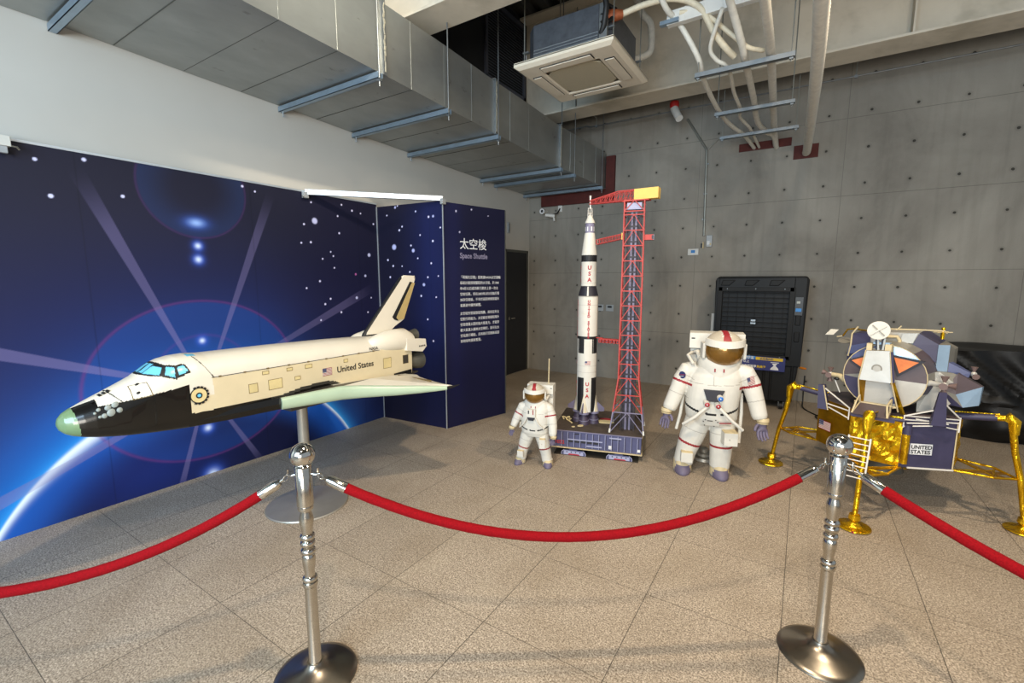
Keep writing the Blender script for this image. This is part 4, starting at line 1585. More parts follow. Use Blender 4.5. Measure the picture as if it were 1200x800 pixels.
# display stand under the orbiter
th = thing('shuttle_stand', 'round metal foot and grey pole holding up the space shuttle model', 'display stand', (-2.91, 1.815, 0))
b = MB().lathe([(.27, 0), (.275, .003), (.27, .012), (.10, .018), (.05, .022)], 'satin_aluminium', (-2.91, 1.815, 0), 64)
build('base_plate', b, th, True)
b = MB().lathe([(.036, .02), (.036, .745), (.05, .75), (.05, .762)], 'satin_aluminium', (-2.91, 1.815, 0), 32)
build('pole', b, th, True)
b = MB().box((-2.99, 1.62, .762), (-2.72, 1.95, .787), 'orbiter_charcoal')
build('mount_plate', b, th, True, .004)

# ================================================================== ROPE BARRIER
def stanchion(loc, label, hook_dirs):
    th = thing('rope_stanchion', label, 'stanchion', loc, 0, 'polished steel rope stanchions')
    b = MB().lathe([(.158, 0), (.160, .004), (.156, .010), (.135, .018), (.09, .030), (.055, .042), (.036, .056), (.030, .066)], 'steel_base', n=56)
    build('base', b, th)
    b = MB().lathe([(.0245, .062), (.0245, .072), (.023, .074), (.023, .395), (.027, .398), (.029, .406), (.027, .414), (.023, .416), (.027, .422), (.029, .430), (.026, .438), (.020, .443),
                    (.019, .46), (.0235, .485), (.0255, .51), (.024, .525), (.020, .533), (.026, .538), (.028, .546), (.026, .554), (.020, .559), (.0205, .566), (.026, .571), (.028, .579), (.026, .587), (.020, .592),
                    (.026, .598), (.028, .606), (.026, .614), (.020, .620), (.022, .640), (.0265, .668), (.025, .69), (.0195, .708), (.019, .715), (.027, .719), (.029, .727), (.027, .735), (.0305, .738), (.0305, .892), (.027, .896)],
                   'steel_brushed', n=36)
    build('post', b, th)
    b = MB().ball((0, 0, .938), .046, 'steel_polished', 40, 24)
    b.lathe([(.030, .892), (.034, .897), (.030, .902)], 'steel_polished', n=32)
    build('ball_top', b, th, label='mirror polished ball finial')
    for a in hook_dirs:
        dx, dy = math.cos(a), math.sin(a)
        b = MB()
        b.tube([(dx * .030, dy * .030, .862), (dx * .045, dy * .045, .858), (dx * .054, dy * .054, .860), (dx * .056, dy * .056, .872), (dx * .055, dy * .055, .885)], .0035, 'steel_polished', 8)
        build('hook', b, th)
    return th


SL = Vector((-1.572, .970, 0))
SR = Vector((.165, 2.205, 0))
S3 = Vector((-3.06, -.51, 0))
S4 = Vector((1.98, 1.15, 0))


def ang(a, b_):
    d = b_ - a
    return math.atan2(d.y, d.x)


stanchion(SL, 'polished steel stanchion in front of the shuttle, left of the two in the photo', [ang(SL, SR), ang(SL, S3)])
stanchion(SR, 'polished steel stanchion in front of the lunar lander, right of the two in the photo', [ang(SR, SL), ang(SR, S4)])
stanchion(S3, 'polished steel stanchion outside the left edge of the photo', [ang(S3, SL)])
stanchion(S4, 'polished steel stanchion outside the right edge of the photo', [ang(S4, SR)])


def rope(a, b_, sag, label, zt=.856):
    d = (b_ - a)
    L = d.length
    d = d / L
    th = thing('velvet_rope', label, 'rope', (a + b_) / 2 + Vector((0, 0, zt - sag - .02)), 0, 'red velvet ropes')
    e = .056
    p0, p1 = a + d * e, b_ - d * e
    N = 40
    P = []
    for i in range(N + 1):
        t_ = i / N
        q = p0.lerp(p1, t_)
        P.append(Vector((q.x, q.y, zt - 4 * sag * t_ * (1 - t_))))
    # arc lengths for the end fittings
    def at(s_):
        acc = 0
        for i in range(N):
            l = (P[i + 1] - P[i]).length
            if acc + l >= s_:
                return P[i].lerp(P[i + 1], (s_ - acc) / l)
            acc += l
        return P[-1]
    tot = sum((P[i + 1] - P[i]).length for i in range(N))
    b = MB()
    Q = [at(.105 + (tot - .21) * k / 48) for k in range(49)]
    b.tube(Q, [.0188 + .0006 * (k % 2) for k in range(49)], 'red_rope', 18)
    build('cord', b, th, True)
    for s0, s1, s2, s3 in ((0, .035, .052, .112), (tot, tot - .035, tot - .052, tot - .112)):
        b = MB()
        b.tube([at(s1), at(s2), at(s3)], [.012, .0195, .0205], 'steel_polished', 20)
        b.tube([at(s3), at(s3 + (.004 if s3 < tot / 2 else -.004))], .0215, 'steel_polished', 20)
        mid = at(s1)
        tip = at(s0)
        # snap hook: shank and open ring
        b.tube([mid, mid.lerp(tip, .45)], .005, 'steel_polished', 8)
        c_ = mid.lerp(tip, .72)
        ax = (tip - mid).normalized()
        ring = []
        for k in range(13):
            an = 2 * PI * k / 12
            ring.append(c_ + ax * math.cos(an) * .012 + Vector((0, 0, 1)) * math.sin(an) * .010)
        b.tube(ring, .0028, 'steel_polished', 8, caps=False)
        build('end_fitting', b, th, True, label='chrome sleeve with snap hook')
    return th


rope(SL, SR, .285, 'red velvet rope hanging in the centre between the two stanchions')
rope(S3, SL, .335, 'red velvet rope running out of the left side of the photo')
rope(SR, S4, .20, 'red velvet rope running out of the right side of the photo')

# ================================================================== LAUNCH PLATFORM
PR = R(15.5)
PC = (-1.585, 4.075, 0)
th = thing('launch_platform', 'blue grey card launch platform with brown deck under the rocket and tower', 'launch platform model', PC, PR)
hx, hy = .395, .36
b = MB().box((-hx, -hy, .078), (hx, hy, .236), 'crawler_blue')
build('body', b, th, bevel=.003)
b = MB().box((-hx - .004, -hy - .004, .236), (hx + .004, hy + .004, .240), 'deck_brown')
b.box((-hx - .006, -hy - .006, .228), (hx + .006, hy + .006, .236), 'shaft_lilac')
b.box((-.27, -.10, .2395), (-.03, .14, .2425), 'cooler_inner')
build('deck', b, th)
b = MB().box((-hx - .010, -hy - .012, .070), (hx + .010, hy + .012, .078), 'paper_cream')
build('lower_lip', b, th)
b = MB()
y = -hy
for k in range(14):
    x = -hx + .03 + k * .056
    b.box((x - .002, y - .005, .085), (x + .002, y, .222), 'crawler_light')
    b.box((x + .004, y - .002, .088), (x + .012, y, .215), 'navy_card')
build('rib', b, th)
b = MB()
b.box((-.255, y - .010, .152), (.06, y, .160), 'crawler_light')
b.box((-.08, y - .010, .102), (.055, y, .112), 'crawler_light')
for k in range(5):
    b.box((-.25 + k * .058, y - .004, .128), (-.205 + k * .058, y, .148), 'dark_card')
b.box((-.19, y - .004, .205), (-.15, y, .215), 'dark_card')
b.box((.12, y - .010, .198), (.225, y, .208), 'crawler_light')
b.box((.125, y - .004, .188), (.22, y, .198), 'dark_card')
build('window_strip', b, th)
b = MB().box((.115, y - .006, .10), (.142, y, .132), 'label_white').box((.365, y - .006, .098), (.388, y, .122), 'label_white')
b.box((.120, y - .007, .108), (.136, y, .112), 'crawler_light')
build('white_plate', b, th)
text_mesh('side_number', '1022', .046, 'ink_red', th, MW[th.name] @ frame_m((-.375, y - .0056, .108), (1, 0, 0), (0, 0, 1)), bold=.001)
# crawler trucks
for (tx, ty) in ((-.20, -.27), (.21, -.27), (-.20, .27), (.21, .27)):
    b = MB()
    poly = [(tx - .105, .008), (tx - .095, .0), (tx + .095, 0), (tx + .108, .010), (tx + .105, .032), (tx + .085, .050), (tx + .03, .052), (tx + .03, .060), (tx - .04, .060), (tx - .04, .052), (tx - .085, .050), (tx - .104, .034)]
    b.prism(poly, ty - .085, ty + .085, 'crawler_blue', 'xz', side='dark_card')
    tr = build('track_truck', b, th)
    b = MB()
    s_ = ty - .088
    b.prism([(tx - .09, .006), (tx + .09, .006), (tx + .09, .040), (tx + .03, .042), (tx - .09, .044)], s_, s_ + .003, 'crawler_light', 'xz')
    b.prism([(tx - .05, .006), (tx + .06, .006), (tx + .05, .016), (tx - .04, .018)], s_ - .001, s_ + .002, 'ink_red', 'xz')
    for k in range(4):
        b.cbox((tx - .06 + .04 * k, s_, .032), (.010, .003, .010), 'dark_card')
    build('side_plate', b, tr)
    b = MB()
    for q in (-1, 1):
        b.tube([(tx + q * .086, s_, .050), (tx + q * .105, s_, .036), (tx + q * .112, s_, .018), (tx + q * .108, s_, .004)], .0035, 'crawler_light', 6)
    build('track_rim', b, tr)
    b = MB().box((tx - .03, ty - .03, .055), (tx + .03, ty + .03, .072), 'dark_card')
    build('jack', b, tr)
b = MB().box((-.385, -.36, 0), (.375, .33, .003), 'mat_dark')
o = solo('floor_mat', b, 'thin dark mat on the floor under the launch platform', 'mat', (0, 0, 0))
o.location = PC
o.rotation_euler = (0, 0, PR)


def pw(x, y, z=0):
    return Matrix.Translation(PC) @ Matrix.Rotation(PR, 4, 'Z') @ Vector((x, y, z))


# scraps lying on the deck
for k, (x, y, sx, sy, a, mm, lb) in enumerate(((.045, -.02, .11, .05, .2, 'scrap_cream', 'largest cream paper scrap on the deck between rocket and tower'),
                                              (-.16, -.21, .035, .02, .8, 'scrap_cream', 'small cream scrap near the front middle of the deck'),
                                              (-.22, -.26, .018, .010, .3, 'scrap_cream', 'tiny cream scrap beside the front edge of the deck'),
                                              (.06, .06, .07, .03, .1, 'ink_red', 'red paper scrap behind the cream scrap on the deck'))):
    b = MB()
    n = 7
    pts = [(math.cos(2 * PI * i / n) * sx * (.8 + .3 * ((i * 5) % 3) / 2), math.sin(2 * PI * i / n) * sy * (.75 + .35 * ((i * 7) % 4) / 3)) for i in range(n)]
    b.prism(pts, 0, .006, mm, 'xy')
    o = build('paper_scrap', b)
    tag(o, lb, 'paper scrap', 'paper scraps on the platform deck')
    o.location = pw(x, y, .2405)
    o.rotation_euler = (0, 0, a)
b = MB()
for k in range(6):
    a = k * 1.05
    b.tube([(.03 * math.cos(a), .02 * math.sin(a), .012 + .006 * k), (.045 * math.cos(a + .5), .03 * math.sin(a + .5), .02 + .006 * k), (.035 * math.cos(a + 1), .02 * math.sin(a + 1), .012)], .006, 'scrap_cream', 7)
b.tube([(.02, -.01, .01), (.06, -.04, .008), (.09, -.07, .008)], .007, 'scrap_cream', 7)
o = build('crumpled_paper', b)
tag(o, 'crumpled cream paper tangle on the left corner of the platform deck', 'crumpled paper')
o.location = pw(-.32, -.06, .2345)

# ================================================================== ROCKET
RC = pw(-.135, -.06, .240)
th = thing('rocket', 'tall white and black model moon rocket with USA lettering standing on the launch platform', 'rocket model', RC, R(0))
NS = 24


def rl(prof, m, n=NS):
    return MB().lathe(prof, m, n=n)


z0 = .09
build('first_stage', rl([(.092, .115), (.092, .84)], 'paper_white'), th)
build('second_stage', rl([(.092, .84), (.0925, 1.19), (.0925, 1.21)], 'paper_white'), th)
build('interstage', rl([(.0925, 1.21), (.070, 1.305)], 'dark_card'), th, label='dark tapering interstage')
build('third_stage', rl([(.070, 1.305), (.070, 1.59)], 'paper_white'), th)
build('adapter_cone', rl([(.070, 1.59), (.0695, 1.60), (.046, 1.785)], 'paper_white'), th)
build('service_module', rl([(.041, 1.785), (.041, 1.875)], 'shaft_lilac'), th, label='lilac service module')
build('capsule', rl([(.046, 1.872), (.044, 1.885), (.014, 1.945), (.0, 1.955)], 'paper_white', 20), th)
b = MB()
for sx, sy in ((-1, -1), (1, -1), (1, 1), (-1, 1)):
    b.bar((sx * .016, sy * .016, 1.925), (sx * .013, sy * .013, 2.01), .004, .004, 'strut_white')
for zz in (1.96, 2.005):
    for (a, c_) in (((-1, -1), (1, -1)), ((1, -1), (1, 1)), ((1, 1), (-1, 1)), ((-1, 1), (-1, -1))):
        b.bar((a[0] * .015, a[1] * .015, zz), (c_[0] * .015, c_[1] * .015, zz), .004, .004, 'strut_white')
b.tube([(0, 0, 2.0), (0, 0, 2.04), (-.006, 0, 2.118)], [.008, .007, .004], 'strut_white', 8)
build('escape_tower', b, th)


def band(z0_, z1_, r_, m, a0=0, a1=2 * PI, nm='band', n=24, bb=None):
    b = bb or MB()
    k = max(2, int(n * (a1 - a0) / (2 * PI)))
    for i in range(k):
        u, v = a0 + (a1 - a0) * i / k, a0 + (a1 - a0) * (i + 1) / k
        if isinstance(r_, tuple):
            ra, rb = r_
        else:
            ra = rb = r_
        b.quad([(math.cos(u) * ra, math.sin(u) * ra, z0_), (math.cos(v) * ra, math.sin(v) * ra, z0_), (math.cos(v) * rb, math.sin(v) * rb, z1_), (math.cos(u) * rb, math.sin(u) * rb, z1_)], m)
    return b


b = MB()
band(1.525, 1.585, .0712, 'ink_black', bb=b)
band(.815, .840, .0932, 'ink_black', bb=b)
band(1.205, 1.213, .0938, 'seam_grey', bb=b)
for k in range(4):
    a = k * PI / 2 - R(128)
    band(.68, .815, .0934, 'ink_black', a, a + PI / 4 * .95, bb=b)
for k in range(4):
    a = k * PI / 2 - R(128)
    band(.12, .45, .0934, 'ink_black', a, a + PI / 4, bb=b)
for k in range(4):
    a = k * PI / 2 - R(75)
    band(1.215, 1.30, (.0945, .0725), 'paper_white', a, a + .16, bb=b)
for zz in (.50, .56, 1.33, 1.13):
    band(zz, zz + .002, .0930 if zz < 1.2 else .0706, 'seam_grey', bb=b)
build('roll_pattern', b, th, label='black roll pattern bands')
b = MB()
for k in range(4):
    a = k * PI / 2 + R(20)
    for q in (-.45, .45):
        band(1.80, 1.84, .0425, 'label_white', a + q - .14, a + q + .14, bb=b)
build('module_window', b, th)


def curved_text(body, zc, r_, ang_, size, name='rocket_lettering', m='ink_red', step=None):
    st_ = step or size * 1.05
    for i, ch in enumerate(body):
        if ch == ' ':
            continue
        x = math.cos(ang_) * r_
        y = math.sin(ang_) * r_
        M = MW[th.name] @ frame_m((x, y, zc - i * st_), (-math.sin(ang_), math.cos(ang_), 0), (0, 0, 1))
        text_mesh(name, ch, size, m, th, M, bold=.0016, align='CENTER')


AF = R(-62)
AL = R(-152)
for a_ in (AF, AL):
    curved_text('USA', 1.455, .0716, a_, .050, step=.055)
    curved_text('UNITED STATES', 1.155, .0940, a_, .032, step=.0275)
    curved_text('USA', .375, .0944, a_, .048, step=.058)
    M = MW[th.name] @ frame_m((math.cos(a_) * .0942 - math.sin(-a_) * 0, math.sin(a_) * .0942, .575), (-math.sin(a_), math.cos(a_), 0), (0, 0, 1)) @ Matrix.Translation((-.026, 0, 0))
    flag(th, M, .05, .034)
# fairings, fins, engines
for k in range(4):
    a = k * PI / 2 - R(80)
    ca, sa = math.cos(a), math.sin(a)
    b = MB()
    tip = Vector((ca * .092, sa * .092, .30))
    ring = []
    for j in range(9):
        t_ = PI * j / 8 - PI / 2
        ring.append(Vector((ca * (.078 + .045 * math.cos(t_)) - sa * .042 * math.sin(t_), sa * (.078 + .045 * math.cos(t_)) + ca * .042 * math.sin(t_), .105)))
    for j in range(8):
        b.add([ring[j], ring[j + 1], tip], [(0, 1, 2)], 'paper_cream' if j % 2 else 'paper_white', True)
    b.add(ring, [tuple(range(9))], 'paper_cream')
    fair = build('engine_fairing', b, th)
    b = MB()
    M = Matrix.Rotation(a, 4, 'Z')
    b.T = M
    b.prism([(.110, .21), (.178, .155), (.178, .125), (.150, .118), (.112, .118)], -.003, .003, 'purple_grey', 'xz')
    build('fin', b, fair)
    b = MB()
    c_ = (ca * .078, sa * .078, 0)
    b.lathe([(.052, .0), (.046, .03), (.042, .036), (.040, .062), (.028, .085), (.030, .108)], 'engine_purple', c_, 20)
    b.lathe([(.0475, .034), (.048, .037), (.0475, .040)], 'shaft_lilac', c_, 20)
    b.lathe([(.036, .098), (.05, .10), (.05, .118)], 'shaft_lilac', c_, 16)
    build('engine_bell', b, th, label='dark purple bell shaped engine')
b = MB().lathe([(.06, .0), (.052, .03), (.03, .09), (.03, .11)], 'engine_purple', (0, 0, 0), 20)
build('engine_bell', b, th, label='dark purple bell shaped engine')
b = MB().lathe([(.088, .108), (.094, .118)], 'purple_grey', n=24)
build('thrust_ring', b, th)

# ================================================================== LAUNCH TOWER
TCx, TCy = .262, -.165
TC = pw(TCx, TCy, .240)
th = thing('launch_tower', 'tall red lattice launch tower with yellow topped crane boom beside the rocket', 'launch tower model', TC, PR)


def legpos(z):
    """half width of the tower at height z above deck"""
    if z < .49:
        return .148 - (.148 - .088) * z / .49
    return .088 - (z - .49) * .0035


H1, HT = .49, 2.03
zs = [0, .185, .34, .49] + [.49 + (HT - .12 - .49) * k / 11 for k in range(1, 12)] + [HT - .09, HT]
W_ = .0085
for sx, sy in ((-1, -1), (1, -1), (1, 1), (-1, 1)):
    b = MB()
    for i in range(len(zs) - 1):
        za, zb = zs[i], zs[i + 1]
        ha, hb2 = legpos(za), legpos(zb)
        b.bar((sx * ha, sy * ha, za), (sx * hb2, sy * hb2, zb), W_ * 1.15, W_ * 1.15, 'shaft_lilac' if i == 0 else 'tower_red')
    b.bar((sx * .1485, sy * .1485, .0), (sx * .144, sy * .144, .036), .015, .015, 'paper_white')
    build('corner_post', b, th)
faces = [((-1, -1), (1, -1)), ((1, -1), (1, 1)), ((1, 1), (-1, 1)), ((-1, 1), (-1, -1))]
for fa, fb in faces:
    b = MB()
    for i in range(len(zs) - 1):
        za, zb = zs[i], zs[i + 1]
        ha, hb2 = legpos(za), legpos(zb)
        m = 'shaft_lilac' if i == 0 else 'tower_red'
        A = Vector((fa[0] * ha, fa[1] * ha, za))
        B = Vector((fb[0] * ha, fb[1] * ha, za))
        C_ = Vector((fa[0] * hb2, fa[1] * hb2, zb))
        D = Vector((fb[0] * hb2, fb[1] * hb2, zb))
        b.bar(C_, D, W_, W_, m)
        mid = (C_ + D) / 2
        if i == len(zs) - 3:
            continue
        b.bar(A, mid, W_ * .75, W_ * .75, m)
        b.bar(B, mid, W_ * .75, W_ * .75, m)
    build('lattice', b, th)
b = MB()
for (fx, fy) in ((0, 1), (1, 0), (-1, 0), (0, -1)):
    # translucent looking inner card: narrow vertical lines on dark
    for k in range(5):
        q = -.055 + k * .0275
        x = q if fx == 0 else fx * .060
        y = q if fy == 0 else fy * .060
        b.box((x - .0015, y - .0015, 0), (x + .0015, y + .0015, HT - .1), 'tower_panel')
b.box((-.05, -.002, 0), (.05, .002, HT - .1), 'tower_panel')
build('inner_frame', b, th)
b = MB()
for q in (-.018, .018):
    b.box((q - .009, -.03, 0), (q + .009, -.012, HT - .08), 'shaft_lilac')
for k in range(14):
    b.box((-.027, -.031, .12 + .13 * k), (.027, -.029, .135 + .13 * k), 'tower_panel')
build('lift_shaft', b, th, label='pair of lilac lift shafts')
b = MB().box((-.075, -.075, HT - .075), (.075, .075, HT - .068), 'crawler_light')
b.box((-.06, -.076, HT - .07), (.06, -.074, HT - .02), 'crawler_light')
build('top_platform', b, th)
# crane boom aimed over the rocket
dR = MW[th.name].inverted() @ Vector((RC.x, RC.y, TC.z))
ba = math.atan2(dR.y, dR.x)
L = math.hypot(dR.x, dR.y)
Mb = Matrix.Rotation(ba, 4, 'Z')
b = MB(Mb)
zt, zb = HT + .095, HT + .012
for sy in (-1, 1):
    y = sy * .028
    yb_ = sy * .022
    b.bar((-.12, y, zb), (L + .005, yb_ * .5, zb - .0), W_, W_, 'tower_red')
    b.bar((-.02, y, zt), (.14, y, zt), W_, W_, 'tower_red')
    b.bar((.14, y, zt), (L + .003, yb_ * .5, zb + .028), W_, W_, 'tower_red')
    n = 9
    for k in range(n + 1):
        x = -.01 + (L + .0) * k / n
        top = zt if x < .14 else zt + (zb + .028 - zt) * (x - .14) / (L - .14)
        yy = y + (yb_ * .5 - y) * max(0, (x - .14)) / (L - .14)
        b.bar((x, yy, zb), (x, yy, top), W_ * .7, W_ * .7, 'tower_red')
        if k < n:
            x2 = -.01 + L * (k + 1) / n
            b.bar((x, yy, top), (x2, yy, zb), W_ * .5, W_ * .5, 'tower_red')
b.box((-.13, -.034, zb - .012), (.10, .034, zb - .004), 'tower_red')
b.box((0, -.028, zb + .006), (L * .95, .028, zb + .008), 'tower_red')
bm_ = build('crane_boom', b, th)
b = MB(Mb).box((-.205, -.038, zb - .002), (.0, .038, zt + .004), 'boom_yellow')
b.cbox((-.03, -.039, zt - .02), (.02, .003, .008), 'tower_panel')
build('counterweight', b, bm_, bevel=.002, label='yellow box counterweight')
b = MB(Mb).tube([(L, 0, zb + .01), (L - .004, 0, 2.118)], .004, 'strut_white', 6)
build('hoist_cable', b, bm_)
# swing arms towards the rocket
for (zz, x1, x0, hh) in ((1.70, .095, .335, .042), (.79, .09, .29, .034)):
    b = MB(Mb)
    if zz > 1:
        for sy in (-1, 1):
            b.bar((x1, sy * .022, zz + .02), (x0, sy * .018, zz - .02), .006, .006, 'tower_red')
            b.bar((x1, sy * .022, zz + .02 + hh), (x0, sy * .018, zz - .02 + hh), .006, .006, 'tower_red')
            for k in range(9):
                u = k / 8
                xx = x1 + (x0 - x1) * u
                zq = zz + .02 - .04 * u
                b.bar((xx, sy * .021, zq), (xx, sy * .021, zq + hh), .008, .006, 'tower_red')
        b.bar((x1, 0, zz + .02), (x0, 0, zz - .02), .04, .004, 'tower_red')
        b.box((x1 - .004, -.03, zz + .012), (x1 + .006, .03, zz + .07), 'boom_yellow')
        b.box((x0 - .002, -.02, zz - .022), (x0 + .004, .02, zz + .024), 'paper_white')
    else:
        b.box((x1, -.022, zz + hh - .010), (x0 - .01, .022, zz + hh), 'tower_red')
        b.box((x0 - .03, -.012, zz + hh - .002), (x0 + .035, .012, zz + hh + .006), 'tower_red')
        for k in range(6):
            xx = x1 + .02 + k * .034
            b.box((xx - .012, -.02, zz - .006), (xx + .012, .02, zz + hh - .008), 'tower_red')
            b.box((xx - .006, -.021, zz + .002), (xx + .006, .021, zz + hh - .018), 'tower_panel')
    build('service_arm', b, th)
b = MB().box((.088, -.05, 1.70), (.165, -.0, 1.745), 'tower_red').box((.15, -.052, 1.706), (.166, .002, 1.739), 'tower_panel').box((.163, -.05, 1.70), (.168, 0, 1.745), 'crawler_light')
build('equipment_box', b, th)

# ================================================================== ASTRONAUT MODELS
def ell(c, rx, ry, n=20, e=2.2, tilt=(0, 0, 1)):
    """horizontal section around c, superelliptic"""
    out = []
    w = Vector(tilt).normalized()
    x = Vector((1, 0, 0))
    x = (x - w * x.dot(w)).normalized()
    y = w.cross(x).normalized()
    for k in range(n):
        a = 2 * PI * k / n
        ca, sa = math.cos(a), math.sin(a)
        px = (abs(ca) ** (2 / e)) * (1 if ca >= 0 else -1) * rx
        py = (abs(sa) ** (2 / e)) * (1 if sa >= 0 else -1) * ry
        out.append(Vector(c) + x * px + y * py)
    return out


def limb(b, joints, radii, n=20):
    J = [Vector(p) for p in joints]
    secs = []
    for i, p in enumerate(J):
        if i == 0:
            d = J[1] - J[0]
        elif i == len(J) - 1:
            d = J[-1] - J[-2]
        else:
            d = (J[i + 1] - J[i]).normalized() + (J[i] - J[i - 1]).normalized()
        if d.z > 0:
            d = -d
        secs.append(ell(p, radii[i][0], radii[i][1], n, 2.3, -d))
    b.loft(secs, 'paper_white')


def remesh_body(name, mb, parent, paint, voxel):
    """one continuous suit surface out of the overlapping lofts, then coloured by position"""
    me = bpy.data.meshes.new(name)
    me.from_pydata([tuple(p) for p in mb.v], [], mb.f)
    me.update()
    tmp = bpy.data.objects.new(name + '_tmp', me)
    COL.objects.link(tmp)
    md = tmp.modifiers.new('r', 'REMESH')
    md.mode = 'VOXEL'
    md.voxel_size = voxel * .9
    sm = tmp.modifiers.new('s', 'SMOOTH')
    sm.factor = .5
    sm.iterations = 3
    dg = bpy.context.evaluated_depsgraph_get()
    out = bpy.data.meshes.new_from_object(tmp.evaluated_get(dg))
    bpy.data.objects.remove(tmp)
    out.name = name
    out.materials.clear()
    names = ['paper_white', 'stripe_red', 'ink_black', 'seam_grey', 'purple_grey', 'paper_cream']
    for q in names:
        out.materials.append(MATS[q])
    nP = len(out.polygons)
    cs = np.empty(nP * 3)
    out.polygons.foreach_get('center', cs)
    cs = cs.reshape(-1, 3)
    mi = np.array([names.index(paint(*c)) for c in cs], dtype=np.int32)
    out.polygons.foreach_set('material_index', mi)
    out.polygons.foreach_set('use_smooth', np.ones(nP, dtype=bool))
    out.update()
    o = bpy.data.objects.new(name, out)
    COL.objects.link(o)
    o.parent = parent
    MW[o.name] = MW[parent.name]
    return o


def glove(parent, wrist, down, out_dir, front, s, curl=.4, mname='glove'):
    """five separate fingers on a palm; built by a skin surface"""
    w = Vector(wrist)
    d = Vector(down).normalized()
    o_ = Vector(out_dir)
    o_ = (o_ - d * o_.dot(d)).normalized()          # towards the thumb side
    f = Vector(front)
    f = (f - d * f.dot(d) - o_ * f.dot(o_)).normalized()   # palm side (fingers curl this way)
    verts, edges, rad = [], [], []

    def v(p, r):
        verts.append(p)
        rad.append(r)
        return len(verts) - 1
    a = v(w - d * .012 * s, .024 * s)
    c = v(w + d * .018 * s, .026 * s)
    edges.append((a, c))
    kn = v(w + d * .042 * s, .022 * s)
    edges.append((c, kn))
    for k, (off, l) in enumerate(((.020, .050), (.0068, .056), (-.0068, .052), (-.020, .042))):
        b0 = v(w + d * .050 * s + o_ * off * 1.15 * s, .0098 * s)
        edges.append((kn, b0))
        p = w + d * .050 * s + o_ * off * 1.15 * s
        spread = o_ * off * .5
        prev = b0
        dirv = d.copy()
        for j in range(3):
            an = curl * (j + .35)
            dv = (d * math.cos(an) + f * math.sin(an) + spread * 8 / (1 + j)).normalized()
            p = p + dv * l * s / 3 * 1.25
            q = v(p, (.0088 - .0010 * j) * s)
            edges.append((prev, q))
            prev = q
    # thumb leaves the side of the palm near its base
    p = w + d * .014 * s + o_ * .022 * s
    t0 = v(p, .0108 * s)
    edges.append((c, t0))
    prev = t0
    for j in range(3):
        dv = (o_ * (.9 - .35 * j) + d * (.55 + .2 * j) + f * .45).normalized()
        p = p + dv * .0185 * s
        q = v(p, (.0102 - .001 * j) * s)
        edges.append((prev, q))
        prev = q
    me = bpy.data.meshes.new(mname)
    me.from_pydata([tuple(x) for x in verts], edges, [])
    me.update()
    tmp = bpy.data.objects.new(mname + '_tmp', me)
    COL.objects.link(tmp)
    sk = tmp.modifiers.new('sk', 'SKIN')
    sk.use_smooth_shade = True
    for i, r_ in enumerate(rad):
        me.skin_vertices[0].data[i].radius = (r_, r_ * (.72 if i in (1, 2) else 1))
    me.skin_vertices[0].data[0].use_root = True
    ss = tmp.modifiers.new('ss', 'SUBSURF')
    ss.levels = 1
    dg = bpy.context.evaluated_depsgraph_get()
    out = bpy.data.meshes.new_from_object(tmp.evaluated_get(dg))
    bpy.data.objects.remove(tmp)
    out.materials.clear()
    out.materials.append(MATS['purple_grey'])
    out.polygons.foreach_set('material_index', [0] * len(out.polygons))
    o = bpy.data.objects.new(mname, out)
    COL.objects.link(o)
    o.parent = parent
    MW[o.name] = MW[parent.name]
    o['label'] = 'purple grey glove with five fingers'
    return o


